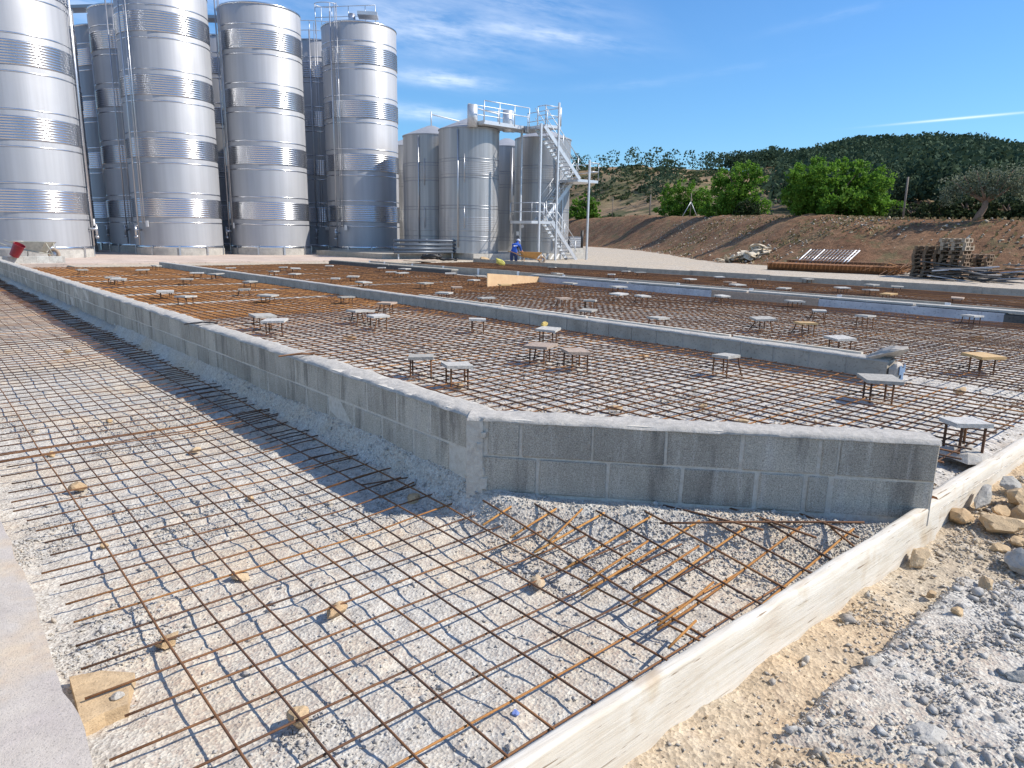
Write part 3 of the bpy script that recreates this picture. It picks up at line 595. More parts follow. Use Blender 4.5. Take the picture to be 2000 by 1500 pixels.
# ------------------------------------------------------------------ timber boards in the foreground
def plank(name, label, u0, v0, v1, z0, z1, th, seed, tilt=0.0):
    t = thing(name, label, 'board', W(u0, v0, 0), ROT)
    L = v1 - v0; nx = int(L / 0.06); V = []; F = []; X = np.arange(nx + 1) * L / nx
    prof = [(0, 0.0), (0, 0.33), (0, 0.66), (0, 0.955), (0.10, 0.992), (0.35, 1.0), (0.7, 1.0), (0.93, 0.99), (1, 0.955), (1, 0.5), (1, 0.0)]
    for r, (a, b) in enumerate(prof):
        wob = (fbm(X * 2.2, np.full(nx + 1, r * 0.7), seed, 3) - 0.5) * 0.012
        chip = -0.035 * np.clip(fbm(X * 4.5, np.full(nx + 1, b * 2), seed + 5, 3) - 0.62, 0, 1) * (b > 0.9)
        y = a * th + wob + tilt * b; z = z0 + b * (z1 - z0) + chip + (0.02 * (fbm(X * 1.5, np.full(nx + 1, 0.0), seed + 9, 2) - 0.5) if b == 0 else 0)
        V += [(X[i], y[i], z[i]) for i in range(nx + 1)]
    R = len(prof)
    for r in range(R - 1):
        for i in range(nx): q = r * (nx + 1) + i; F.append((q, q + 1, q + nx + 2, q + nx + 1))
    me = np_mesh('timber', V, F); o = link('timber', me, M['board'], t)
    mb = MB()
    for xx, flip in ((0.0, 0), (L, 1)):
        idx = 0 if xx == 0 else nx; ring = [V[r * (nx + 1) + idx] for r in range(R)]
        mb.add(ring, [tuple(range(R))] if flip else [tuple(range(R - 1, -1, -1))])
    mb.build('end_grain', M['endgrain'], t)
    return t
plank('timber_board', 'long weathered pale plank on edge across the lower right foreground', 1.205, 0.55, 4.20, -0.01, 0.255, 0.052, 3)
plank('timber_board', 'second pale plank on edge continuing right from the block wall end', 1.225, 4.23, 9.0, 0.02, 0.26, 0.075, 8)

# ------------------------------------------------------------------ reinforcing mats, bar by bar
def bar_mesh(pts, r, n=6): mb = MB(); mb.tube(pts, r, n); return mb.mesh('bar', True)
def wav(a, seed, amp, f=1.3): return amp * (float(fbm(np.array([a * f]), np.array([seed * 7.7]), 200 + seed % 50, 2)[0]) - 0.5) * 2
def bar(parent, p0, p1, r, mat, zf, amp=0.008, step=0.35, seed=0, n=6):
    """bar between two (v, u) points, at heights zf(v, u)"""
    L = math.hypot(p1[0] - p0[0], p1[1] - p0[1]); k = max(2, int(L / step) + 1); pts = []
    dx, dy = (p1[0] - p0[0]) / L, (p1[1] - p0[1]) / L
    for i in range(k):
        t = i / (k - 1); w = wav(t * L, seed, amp); v = p0[0] + dx * L * t - dy * w; u = p0[1] + dy * L * t + dx * w
        pts.append((v, u, zf(v, u) + wav(t * L + 31, seed + 3, 0.006)))
    return link('bar', bar_mesh(pts, r, n), mat, parent)
# foreground strip mat
fm = thing('rebar_mat', 'rusty brown rebar mat in the foreground strip beside the long wall', 'rebar mat', (0, 0, 0), ROT)
zs = lambda v, u: 0.062 + 0.04 * float(sstep(1.7, 2.3, v) * sstep(2.7, 3.4, u)) + 0.028 * (float(fbm(np.array([v * 0.9]), np.array([u * 0.9]), 301, 2)[0]) - 0.5)
for k in range(9):
    v = 0.624 + 0.2046 * k + rng.uniform(-.006, .006); bar(fm, (v, 1.30 + rng.uniform(0, .05)), (v - 0.03, 30.0), 0.0050, M['rust'], lambda v, u: zs(v, u) + 0.006, 0.010, 0.3 if True else 0, k)
j = -3
while True:
    u = 2.015 + 0.193 * j + rng.uniform(-.008, .008)
    if u > 30: break
    ve = 2.37 if u > 3.0 else min(3.0, 2.42 + (3.05 - u) * 0.55) - 0.05
    v0 = 0.33 + rng.uniform(-0.03, 0.07)
    bar(fm, (v0, u - 0.01), (ve + rng.uniform(-.05, .06), u + 0.02), 0.0046 if u < 9 else 0.006, M['rust'] if rng.random() < 0.96 else M['rust_orange'], lambda v, u: zs(v, u) - 0.006, 0.010, 0.25 if u < 8 else 0.7, j + 40)
    if u > 3.2 and rng.random() < 0.55: bar(fm, (1.95 + rng.uniform(-.1, .1), u + rng.uniform(-.05, .05)), (2.38, u + rng.uniform(-.1, .1)), 0.0046, M['rust'], lambda v, u: zs(v, u) + 0.012, 0.004, 0.2, j + 90)
    if 5.55 < u < 5.95 or 11.6 < u < 12.0: bar(fm, (0.28, u + 0.06), (2.36, u + 0.09), 0.005, M['rust'], lambda v, u: zs(v, u) + 0.016, 0.012, 0.3, j + 140)
    j += 1
# corner mat before the chamfer wall
cm = thing('rebar_mat', 'small bright orange rebar mat lying on gravel before the chamfer wall', 'rebar mat', (0, 0, 0), ROT)
zc = lambda v, u: 0.095 + 0.06 * min(1.0, max(0.0, (0.95 - dw(u, v)) / 0.85))
ca_, sa_ = math.cos(0.06), math.sin(0.06)
for k in range(9):
    v = 2.34 + 0.2 * k; umax = 3.05 - (v - 2.42) * 1.162 - 0.20
    if umax > 1.5: bar(cm, (v - 0.10, 1.29 + rng.uniform(0, .03)), (v + 0.03, umax + rng.uniform(-.05, .05)), 0.0055, M['rust'], lambda v, u: zc(v, u) + 0.007, 0.006, 0.2, 400 + k)
for k in range(8):
    u = 1.40 + 0.2 * k; vmax = 2.42 + (3.05 - u) / 1.162 - 0.16
    bar(cm, (2.18 + rng.uniform(-.1, .08), u - 0.05), (max(2.5, vmax) + rng.uniform(-.02, .06), u + 0.04), 0.0062, M['rust_bright'], lambda v, u: zc(v, u) - 0.006, 0.006, 0.2, 420 + k)
for k, (a, b_) in enumerate((((2.32, 2.36), (2.7, 2.5)), ((2.2, 1.98), (2.7, 2.04)), ((2.3, 1.8), (2.85, 1.84)), ((2.15, 1.55), (2.62, 1.6)), ((2.05, 1.42), (2.3, 1.47)), ((2.9, 2.12), (3.75, 1.42)), ((3.1, 2.25), (3.25, 1.72)), ((3.35, 2.0), (3.38, 1.5)), ((3.6, 1.75), (3.55, 1.36)))):
    bar(cm, a, b_, 0.006, M['rust_bright'] if k < 5 else M['rust'], lambda v, u: zc(v, u) + 0.02, 0.004, 0.15, 440 + k)
# mats in the three bays inside the walls
def bay_mat(label, v0, v1, u0, u1, seed, far_u, gaps, ustart=None):
    t = thing('rebar_mat', label, 'rebar mat', (0, 0, 0), ROT)
    zb = lambda v, u: ZM + 0.03 * (float(fbm(np.array([v * 0.5]), np.array([u * 0.5]), seed, 2)[0]) - 0.5)
    v = v0 + 0.05; k = 0
    while v < v1 - 0.03:
        ub = u0 if ustart is None else ustart(v)
        bar(t, (v + rng.uniform(-.01, .01), ub + rng.uniform(-.02, .08)), (v + rng.uniform(-.04, .04), u1), 0.0066, M['rust'] if rng.random() < 0.92 else M['rust_orange'], lambda v, u: zb(v, u) + 0.006, 0.012, 0.45, seed + k, 5)
        v += 0.15; k += 1
    u = u0 + 0.12
    while u < u1:
        if not any(a < u < b for a, b in gaps):
            va = v0 if ustart is None else max(v0, 2.42 + (3.05 - u) / 1.162 + 0.36) if u < 3.05 else v0
            mt = M['rust_orange'] if (u > far_u or rng.random() < 0.2) else M['rust']
            bar(t, (va + rng.uniform(0, .06), u + rng.uniform(-.01, .01)), (v1 - rng.uniform(0, .06), u + rng.uniform(-.03, .03)), 0.0062 if u < far_u else 0.0085, mt, lambda v, u: zb(v, u) - 0.006, 0.012, 0.6, seed + k + 300, 5)
        u += 0.15; k += 1
    return t
bay_mat('rusty rebar mat of the nearest bay between the long wall and the single-course wall', 2.64, 7.18, 1.28, 28.3, 500, 11.0, [(9 + 2.3 * i, 9.28 + 2.3 * i) for i in range(2, 9)],
        lambda v: max(1.28, 3.05 - (v - 2.42) * 1.162 + 0.42) if v < 4.05 else 1.28)
bay_mat('rusty rebar mat of the middle bay before the rendered beam', 7.5, 13.95, 1.28, 28.3, 900, 13.0, [(11 + 2.6 * i, 11.25 + 2.6 * i) for i in range(2, 7)])
bay_mat('orange rusted rebar mat of the far bay beside the gravel yard', 15.5, 21.35, 1.0, 27.5, 1300, 5.0, [])

# ------------------------------------------------------------------ levelling plates on rebar legs
PL = [(1885, 825, 'plate'), (1718, 740, 'plate'), (1920, 695, 'plate_ply'), (1640, 660, 'plate'), (1573, 631, 'plate_ply'), (1690, 617, 'plate'), (1600, 607, 'plate'), (1898, 617, 'plate'), (1552, 588, 'plate'), (1530, 563, 'plate'),
 (1645, 583, 'plate'), (1782, 593, 'plate'), (1870, 582, 'plate_brown'), (1645, 562, 'plate'), (1702, 556, 'plate'), (1752, 560, 'plate'), (1735, 574, 'plate_ply'), (1577, 545, 'plate'), (1870, 560, 'plate'), (1990, 566, 'plate'), (1700, 566, 'plate'),
 (1418, 695, 'plate'), (1125, 686, 'plate_brown'), (1055, 675, 'plate_brown'), (1070, 643, 'plate'), (1285, 621, 'plate'), (1148, 606, 'plate'), (1152, 587, 'plate'), (1100, 583, 'plate_brown'), (1208, 574, 'plate'), (1255, 578, 'plate'), (1207, 560, 'plate'), (1410, 578, 'plate'), (1490, 622, 'plate'), (1112, 553, 'plate'),
 (1088, 534, 'plate'), (1194, 536, 'plate'), (1078, 522, 'plate'), (1222, 530, 'plate'), (1250, 532, 'plate'), (1347, 545, 'plate'), (1405, 541, 'plate'), (1425, 551, 'plate_brown'), (1440, 556, 'plate'), (1480, 545, 'plate'),
 (822, 697, 'plate'), (893, 713, 'plate'), (738, 617, 'plate'), (703, 607, 'plate'), (755, 592, 'plate_brown'), (676, 580, 'plate'), (537, 626, 'plate'), (513, 616, 'plate'), (932, 624, 'plate'), (950, 582, 'plate'), (892, 561, 'plate_brown'), (867, 572, 'plate'), (830, 553, 'plate'), (925, 547, 'plate'), (985, 556, 'plate_ply'), (710, 551, 'plate'), (655, 544, 'plate'),
 (553, 522, 'plate'), (577, 524, 'plate'), (575, 535, 'plate'), (535, 530, 'plate'), (643, 519, 'plate'), (764, 531, 'plate'), (785, 533, 'plate'), (690, 540, 'plate'), (745, 523, 'plate'), (790, 525, 'plate'), (880, 534, 'plate'), (940, 539, 'plate'), (523, 577, 'plate'),
 (323, 569, 'plate'), (362, 579, 'plate'), (232, 545, 'plate'), (221, 542, 'plate'), (160, 527, 'plate'), (279, 527, 'plate'), (365, 545, 'plate'), (385, 533, 'plate'), (421, 535, 'plate'), (488, 550, 'plate'), (477, 565, 'plate'), (305, 519, 'plate'), (451, 523, 'plate')]
PZ = 0.475
CUSTOM = {(1885, 825): 'white concrete plate on steel legs just behind the right end of the chamfer wall', (1718, 740): 'grey plate on rebar legs beside the sack end of the low block wall', (1920, 695): 'plywood-coloured plate on tall legs near the right picture edge',
 (1573, 631): 'small plywood plate on legs in the middle bay', (1070, 643): 'plate on splayed legs with a yellow stone on top', (822, 697): 'grey plate on legs behind the long wall, left of a close pair', (893, 713): 'grey plate on legs behind the long wall, right of a close pair',
 (1125, 686): 'brown plate on rebar legs, right of two brown ones', (1055, 675): 'brown plate on splayed legs, left of two brown ones', (1418, 695): 'pale square plate on four straight legs before the low block wall', (985, 556): 'small plate on legs right in front of the plywood sheet'}
LEGM = {}
def leg_mesh(splay, h):
    key = (round(splay, 2), round(h, 2))
    if key not in LEGM:
        mb = MB(); mb.tube([(0, 0, 0), (splay * 0.15, splay * 0.1, -h * 0.35), (splay * 0.6, splay * 0.4, -h * 0.75), (splay, splay * 0.7, -h)], 0.009, 6); LEGM[key] = mb.mesh('leg', True); LEGM[key].materials.append(M['rust'])
    return LEGM[key]
PLM = []
for k in range(5):
    mb = MB(); a = 0.135 + 0.012 * (k - 2); pts = [(-a * 1.1, -a), (a * 1.05, -a * 1.02), (a * 1.12, a * .96), (-a, a)]; pts = [(x + rng.uniform(-.012, .012), y + rng.uniform(-.012, .012)) for x, y in pts]; mb.prism(pts, -0.014, 0.014); PLM.append(mb)
rows = []
for (x, y, mt) in PL:
    p = at(x, y, PZ); u, v = uv_of(p); rows.append([math.hypot(p.x, p.y), u, v, x, y, mt])
rows.sort(); cnt = {}
ORD = ['nearest', 'second nearest', 'third nearest', 'fourth nearest', 'fifth nearest', 'sixth nearest', 'seventh nearest', 'eighth nearest', 'ninth nearest', 'tenth nearest'] + ['%dth nearest' % i for i in range(11, 60)]
for d, u, v, x, y, mt in rows:
    bay = 'nearest bay' if v < 7.3 else ('middle bay' if v < 14.6 else 'far bay'); i = cnt.get(bay, 0); cnt[bay] = i + 1
    t = thing('levelling_plate', CUSTOM.get((x, y), 'concrete levelling plate on rebar legs, %s of those in the %s' % (ORD[i], bay)), 'levelling plate', W(u, v, PZ), ROT + rng.uniform(-0.7, 0.7), 'levelling plates on rebar legs')
    sc_ = 0.9 if d < 10 else 1.0
    o = PLM[rng.randrange(5)].build('plate', M[mt], t); o.scale = (sc_, sc_, 1); o.rotation_euler = (rng.uniform(-.04, .04), rng.uniform(-.04, .04), 0)
    kind = rng.random()
    for k, (sx, sy) in enumerate(((-1, -1), (1, -1), (1, 1), (-1, 1))):
        sp_ = rng.choice((0.0, 0.0, 0.05, 0.09)) if kind < 0.6 and d > 5.5 else 0.0
        l = link('leg', leg_mesh(sp_, 0.21), None, t, (sx * 0.085 + rng.uniform(-.02, .02), sy * 0.085, -0.012)); l.scale = (sx, sy, 1)
    if d < 14 and rng.random() < 0.75:       # cement dollop round the legs
        mb = MB(); mb.lathe([(0.17, -0.235), (0.13, -0.195), (0.05, -0.17), (0.001, -0.165)], 10)
        mb.v = [(a + rng.uniform(-.02, .02), b_ + rng.uniform(-.02, .02), c + rng.uniform(-.012, .012)) for a, b_, c in mb.v]; mb.build('cement_foot', M['cap_mortar'], t)

# ------------------------------------------------------------------ single stones
bmi = bmesh.new(); bmesh.ops.create_icosphere(bmi, subdivisions=3, radius=1.0); IC = np.array([v.co[:] for v in bmi.verts]); ICF = [tuple(v.index for v in f.verts) for f in bmi.faces]; bmi.free()
def rock_mesh(seed, dims, planes=15, rough=0.13):
    r = np.random.default_rng(seed); nn = r.normal(size=(planes, 3)); nn /= np.linalg.norm(nn, axis=1)[:, None]; hh = r.uniform(0.55, 0.95, planes)
    dot = IC @ nn.T; rad = np.min(np.where(dot > 0.05, hh / np.maximum(dot, 0.05), 9), axis=1); rad = np.minimum(rad, 1.25)
    V = IC * rad[:, None]; V = V * (1 + rough * (fbm(V[:, 0] * 3 + V[:, 2] * 2, V[:, 1] * 3 - V[:, 2], seed, 3) - 0.5)[:, None] * 2)
    V *= np.array(dims) / 2; me = bpy.data.meshes.new('stone'); me.from_pydata(V.tolist(), [], ICF); me.update(); return me
def rock(x, y, z, dims, mat, label, seed, rz=0, tilt=(0, 0), group=None, name='stone', lift=0.3):
    p = at(x, y, z); o = link(name, rock_mesh(seed, dims), M[mat], None, (p.x, p.y, z + dims[2] * lift)); o.rotation_euler = (tilt[0], tilt[1], rz)
    o['kind'] = 'thing'; return tag(o, label, 'stone', group)
GS = 'tan stones propping up the foreground mat'
PROP = [(158, 957, .11, 'tan stone under the mat, nearest the left pavement edge half way up'), (490, 975, .06, 'small tan stone under the mat right of the middle of the strip'), (383, 882, .09, 'flat tan stone under the mat left of the wall shadow'),
 (100, 890, .08, 'small flat brown stone at the far left of the foreground mat'), (812, 985, .12, 'tan stone in the tip of the long wall shadow'), (467, 1130, .10, 'pinkish tan stone under a mat crossing near the strip middle'), (656, 1200, .11, 'largest rounded tan stone under the foreground mat'),
 (327, 1263, .11, 'oblong tan stone lying near the left flat stone slab'), (586, 1410, .11, 'broken tan brick-like stone nearest the bottom edge'), (1053, 1147, .11, 'tan stone between the strip mat and the corner mat'), (204, 1068, .055, 'very small pale stone under the left mat crossing'), (708, 850, .10, 'shaded tan stone close to the long wall footing'), (690, 905, .07, 'small shaded tan stone beside the long wall'), (133, 690, .13, 'orange stone far up the foreground strip'), (213, 825, .07, 'small rusty stone beside the doubled bars')]
for k, (x, y, s, lab) in enumerate(PROP):
    rock(x, y, 0.01, (s * rng.uniform(.9, 1.15), s * rng.uniform(.65, .85), min(0.07, s * 0.62)), 'tan_rock', lab, 600 + k, rng.uniform(0, 3), (0, 0), GS)
p = at(205, 1368, 0.02); ft = thing('stone_slab', 'flat broken tan stone slab beside the left pavement edge', 'stone slab', (p.x, p.y, 0.022), 0)
mb = MB(); q = [at(a, b_, 0.022) - p for a, b_ in ((136, 1330), (200, 1318), (264, 1322), (252, 1360), (250, 1384), (205, 1400), (160, 1425), (150, 1380))]; mb.prism([(a.x, a.y) for a in q][::-1], -0.05, 0.018); mb.build('slab', M['tan_rock'], ft)
rock(230, 1362, 0.042, (.045, .035, .03), 'grey_rock', 'small white pebble lying on the flat tan stone slab', 650)
RR = [(1790, 1105, .02, (.17, .10, .11), 'tan_rock', 'long tan stone propped against the face of the long plank', .9, (0.2, -0.5)), (1872, 1020, .06, (.15, .12, .11), 'tan_rock', 'rounded tan stone at the foot of the second plank, nearest the plank joint', .3, (0, 0)),
 (1948, 1035, .04, (.32, .24, .13), 'tan_rock', 'largest flat tan stone of the pile at the right edge', .2, (0.1, 0)), (1918, 985, .10, (.24, .12, .11), 'grey_rock', 'pale blue-grey angular slab leaning on the second plank', .75, (0.3, -.2)), (1990, 985, .10, (.20, .16, .12), 'tan_rock', 'tan stone at the top right of the pile, cut by the picture edge', 1.2, (0, 0)),
 (1975, 958, .12, (.18, .11, .10), 'grey_rock', 'grey-brown slab stone behind the pile at the right edge', .4, (.2, .2)), (1952, 1003, .1, (.15, .1, .07), 'tan_rock', 'thin tan stone lying across the right hand pile', .5, (0, .1)), (1995, 1015, .06, (.14, .12, .12), 'tan_rock', 'reddish tan stone at the right edge below the slab stones', .1, (0, 0)),
 (1995, 1118, .02, (.20, .18, .15), 'grey_rock', 'round dark grey stone at the right edge below the pile', .6, (0, 0)), (1950, 1078, .02, (.10, .08, .06), 'tan_rock', 'small tan stone just below the right hand pile', .2, (0, 0)), (1985, 1065, .03, (.12, .08, .06), 'tan_rock', 'small tan stone beside the right edge under the pile', .8, (0, 0)),
 (1810, 1452, -.01, (.20, .15, .09), 'grey_rock', 'largest rough grey concrete lump at the lower right', .1, (0, 0)), (1888, 1425, 0, (.15, .055, .055), 'tan_rock', 'long narrow tan stone among grey lumps at the lower right', -.75, (0, .15)), (1940, 1418, 0, (.12, .09, .06), 'grey_rock', 'smooth grey stone right of the narrow tan stone', .3, (0, 0)),
 (1878, 1395, 0, (.11, .09, .06), 'grey_rock', 'grey stone behind the narrow tan stone', 1.0, (0, 0)), (1797, 1480, 0, (.065, .06, .05), 'grey_rock', 'small round grey stone in front of the largest grey lump', .2, (0, 0)), (1930, 1380, 0, (.10, .08, .05), 'grey_rock', 'grey stone on the edge of the gravel spill', .9, (0, 0)), (1725, 1370, .0, (.07, .04, .035), 'tan_rock', 'small tan stone below the gravel spill edge', .2, (0, 0)),
 (1990, 1440, 0, (.07, .05, .05), 'tan_rock', 'pinkish stone at the lower right picture edge', .4, (0, 0)), (1640, 1150, .02, (.05, .04, .03), 'tan_rock', 'small tan stone on the grey gravel under the long plank', .4, (0, 0)), (1820, 1165, .02, (.055, .05, .035), 'tan_rock', 'small tan stone below the propped long stone', 1.4, (0, 0)),
 (1355, 765, .30, (.10, .07, .06), 'grey_rock', 'single dark grey stone lying on the mat in the nearest bay', .4, (0, 0)), (1062, 637, .49, (.12, .08, .07), 'yellow_stone', 'yellow stone resting on a plate in the nearest bay', .2, (0, 0)), (1200, 800, .29, (.14, .09, .05), 'tan_rock', 'orange-brown stone just behind the middle of the chamfer wall', .2, (0, 0)), (1373, 795, .29, (.11, .08, .05), 'tan_rock', 'orange-brown stone under the mat behind the chamfer wall, to the right', .2, (0, 0)), (1450, 826, .29, (.13, .08, .05), 'tan_rock', 'rust-stained stone close behind the chamfer wall top', .2, (0, 0)),
 (1255, 697, .29, (.16, .1, .05), 'tan_rock', 'flat orange stone before the low block wall', .2, (0, 0)), (1877, 766, .29, (.15, .1, .06), 'tan_rock', 'orange stone under the mat at the right of the nearest bay', .2, (0, 0)), (684, 663, .29, (.18, .11, .06), 'tan_rock', 'orange stone behind the long wall, middle of the nearest bay', .2, (0, 0)), (1910, 663, .29, (.2, .12, .07), 'tan_rock', 'orange stone at the right of the middle bay', .2, (0, 0)), (896, 757, .29, (.12, .08, .05), 'tan_rock', 'orange stone under the close pair of plates', .2, (0, 0))]
RR += [(1700, 1300, .02, (.09, .06, .05), 'grey_rock', 'grey lump on the lower edge of the gravel spill, left', .5, (0, 0)), (1760, 1330, .02, (.07, .06, .045), 'grey_rock', 'grey lump on the lower edge of the gravel spill, middle', .2, (0, 0)), (1985, 1330, .03, (.08, .06, .05), 'grey_rock', 'grey stone on the gravel spill near the right edge', .1, (0, 0)), (1845, 1478, 0, (.08, .06, .05), 'grey_rock', 'grey stone right of the largest grey lump', .7, (0, 0)), (1735, 1455, 0, (.08, .06, .045), 'grey_rock', 'grey stone left of the largest grey lump', .3, (0, 0)), (1905, 1470, 0, (.06, .05, .04), 'grey_rock', 'small grey stone at the bottom edge right of the lumps', .3, (0, 0)), (1870, 1200, .05, (.07, .05, .04), 'tan_rock', 'tan stone on the tan dirt below the propped stone', .3, (0, 0)), (1925, 1145, .04, (.09, .06, .05), 'tan_rock', 'tan stone half sunk in the tan dirt', .9, (0, 0))]
for k, (x, y, z, dm, mt, lab, rz, tl) in enumerate(RR): rock(x, y, z, dm, mt, lab, 700 + k, rz, tl)
# cement sack on the end of the low block wall
p = W(2.72, 7.32, 0.27); sk = thing('cement_sack', 'crumpled grey cement sack with blue print over the end of the low wall', 'sack', p, ROT)
def crumple(seed, dims, c):
    r = np.random.default_rng(seed); V = IC.copy(); V = np.sign(V) * np.abs(V) ** 0.55; V *= 1 + 0.35 * (fbm(V[:, 0] * 1.6 + V[:, 2], V[:, 1] * 1.6 - V[:, 2], seed, 4) - 0.5)[:, None]; V = V * np.array(dims) / 2 + np.array(c)
    me = bpy.data.meshes.new('sack'); me.from_pydata(V.tolist(), [], ICF); me.update(); return me
link('paper', crumple(5, (.22, .09, .21), (0.0, -0.07, 0.11)), M['paper'], sk); o = link('paper_top', rock_mesh(91, (.24, .40, .12), 9, 0.25), M['paper'], sk, (0, 0.10, 0.27)); o.rotation_euler = (-0.35, 0.1, 0.2)
mb = MB()
for dx, dz, w_, h_ in ((-.05, .15, .05, .09), (.0, .12, .05, .1), (.04, .16, .04, .08), (-.02, .06, .12, .015)): mb.bbox(dx - w_ / 2, dx + w_ / 2, -0.128, -0.120, dz - h_ / 2, dz + h_ / 2)
mb.build('blue_print', mat_plain('blue_print', (0.16, 0.24, 0.36), 0.8), sk)
# wire tie and offcuts on the long wall
for (x, y, lab) in ((395, 632, 'scrap of twisted wire lying on top of the long block wall'), (590, 694, 'short dark steel offcut lying on the long wall top')):
    p = at(x, y, ZB + 0.46); t = thing('wire_scrap', lab, 'wire', (p.x, p.y, ZB + 0.455), 0.4)
    mb = MB()
    for k in range(7 if x < 500 else 2): a = rng.uniform(-.5, .5); mb.tube([(-.13 + rng.uniform(-.06, .06), rng.uniform(-.03, .03), .008), (0, rng.uniform(-.03, .03), .02), (.13 + rng.uniform(-.06, .06), rng.uniform(-.04, .04), .008)], .007, 5)
    mb.build('wire', M['rust'] if x > 500 else M['black'], t)
p = at(1007, 1390, 0.02); t = link('blue_rag', rock_mesh(77, (.035, .03, .02)), mat_plain('blue_rag', (0.2, 0.28, 0.6), 0.8), None, (p.x, p.y, 0.015)); t['kind'] = 'thing'; tag(t, 'small blue scrap of plastic on the gravel near the plank', 'plastic scrap')

# ------------------------------------------------------------------ stainless tanks
def dir_tangent(x, half, side):   # azimuth of the centre of a tank whose silhouette passes x (at horizon height) on one side
    d = ray(x, 480); return math.atan2(d[0], d[1]) + side * half
NSEG = 72
TALL_R = 2.12; TALL_Z0 = ZPAD + 0.36; TALL_Z1 = 13.05; BANDS = (2.75, 5.62, 8.5, 11.35)
def corr_profile(r, zc, hh=0.47, n=9, amp=0.034):
    p = [(r + 0.004, zc - hh)]
    for i in range(n):
        for k in range(1, 8): t = k / 8; p.append((r + 0.006 + amp * math.sin(math.pi * t) ** 0.8, zc - hh + 2 * hh * (i + t) / n))
        p.append((r + 0.005, zc - hh + 2 * hh * (i + 1) / n))
    return p
def mk(fn, name, mat, smooth=True, angle=None):
    mb = MB(); fn(mb); me = mb.mesh(name, smooth); me.materials.append(M[mat])
    if angle: me.set_sharp_from_angle(angle=math.radians(angle))
    return me
R_ = TALL_R
TM = {}
TM['shell'] = mk(lambda b: b.lathe([(R_, TALL_Z0), (R_, TALL_Z1), (R_ - 0.03, TALL_Z1 + 0.05), (0.25, TALL_Z1 + 0.42), (0.001, TALL_Z1 + 0.43)], NSEG), 'shell', 'steel', True, 40)
TM['band'] = [mk(lambda b, z=z: b.lathe(corr_profile(R_, z), NSEG), 'cooling_band', 'steel_band') for z in BANDS]
TM['seam'] = [mk(lambda b, z=z: b.lathe([(R_ + 0.001, z - 0.03), (R_ + 0.014, z - 0.02), (R_ + 0.014, z + 0.02), (R_ + 0.001, z + 0.03)], NSEG), 'seam', 'steel_band') for zz in BANDS for z in (zz - 0.72, zz + 0.72)]
TM['rim'] = mk(lambda b: b.lathe([(R_ + 0.002, TALL_Z1 - 0.05), (R_ + 0.03, TALL_Z1 - 0.03), (R_ + 0.03, TALL_Z1 + 0.03), (R_ - 0.01, TALL_Z1 + 0.05)], NSEG), 'rim', 'steel_band')
TM['skirt'] = mk(lambda b: b.lathe([(R_ + 0.012, TALL_Z0 - 0.01), (R_ + 0.022, TALL_Z0 + 0.03), (R_ + 0.022, TALL_Z0 + 0.10), (R_ + 0.002, TALL_Z0 + 0.12)], NSEG), 'skirt', 'steel_band')
TM['plinth'] = mk(lambda b: b.lathe([(R_ + 0.05, ZPAD), (R_ + 0.05, TALL_Z0 - 0.012), (R_ - 0.3, TALL_Z0 - 0.008)], NSEG), 'plinth', 'concrete', True, 40)
TM['lug'] = []
for a in range(10):
    t_ = 2 * math.pi * a / 10 + 0.3; TM['lug'].append(mk(lambda b: b.box(((R_ + 0.075) * math.cos(t_), (R_ + 0.075) * math.sin(t_), ZPAD + 0.24), (0.03, 0.09, 0.46), t_), 'lug', 'pipe', False))
def rpipe(ang, r_off, z0, z1, rad, name='pipe', mat='pipe'):
    mb = MB(); x, y = (R_ + r_off) * math.cos(ang), (R_ + r_off) * math.sin(ang); mb.tube([(x, y, z0), (x, y, z1)], rad, 8); me = mb.mesh(name, True); me.materials.append(M[mat]); return me
TM['pipes'] = [rpipe(0.0, 0.16, ZPAD + 0.5, TALL_Z1 + 0.5, 0.035), rpipe(0.13, 0.12, ZPAD + 1.6, TALL_Z1 + 0.9, 0.022), rpipe(0.19, 0.12, ZPAD + 1.6, TALL_Z1 + 0.9, 0.022)]
def valve(b):
    x = R_ + 0.02; b.tube([(x, 0, ZPAD + 1.25), (x + 0.35, 0, ZPAD + 1.25)], 0.06, 8); b.tube([(x + 0.3, 0, ZPAD + 0.95), (x + 0.3, 0, ZPAD + 1.45)], 0.05, 8); b.tube([(x + 0.3, -0.16, ZPAD + 1.45), (x + 0.3, 0.16, ZPAD + 1.45)], 0.025, 6); b.tube([(x + 0.24, 0.05, ZPAD + 0.92), (x + 0.36, -0.05, ZPAD + 0.88)], 0.06, 8)
TM['valve'] = mk(valve, 'valve', 'pipe'); TM['plate'] = mk(lambda b: b.box((R_ + 0.09, 0.62, ZPAD + 1.55), (0.02, 0.2, 0.3)), 'data_plate', 'white', False)
def tall_tank(label, x, y, pipe_world_ang, z_extra=0.0):
    t = thing('steel_tank', label, 'tank', (x, y, 0), pipe_world_ang, 'tall stainless tanks')
    for k in ('shell', 'rim', 'skirt', 'plinth', 'valve', 'plate'): link(TM[k].name.split('.')[0], TM[k], None, t)
    for me in TM['band'] + TM['seam'] + TM['lug'] + TM['pipes']: link(me.name.split('.')[0], me, None, t)
    return t
def polar(az, D): return (D * math.sin(az), D * math.cos(az))
def put_tall(label, xl=None, xr=None, D=None, pa=-0.9, u=None):
    half = math.asin(TALL_R / D); az = dir_tangent(xl, half, 1) if xl is not None else dir_tangent(xr, half, -1)
    x, y = polar(az, D); a = math.atan2(-y, -x) + pa; return tall_tank(label, x, y, a)
T1 = put_tall('largest-looking tall banded steel tank cut off by the left picture edge', xr=180, D=38.2, pa=1.25)
T2 = put_tall('tall banded steel tank with twin pipes down its left side, second in the front row', xl=265, D=42.0, pa=-0.95)
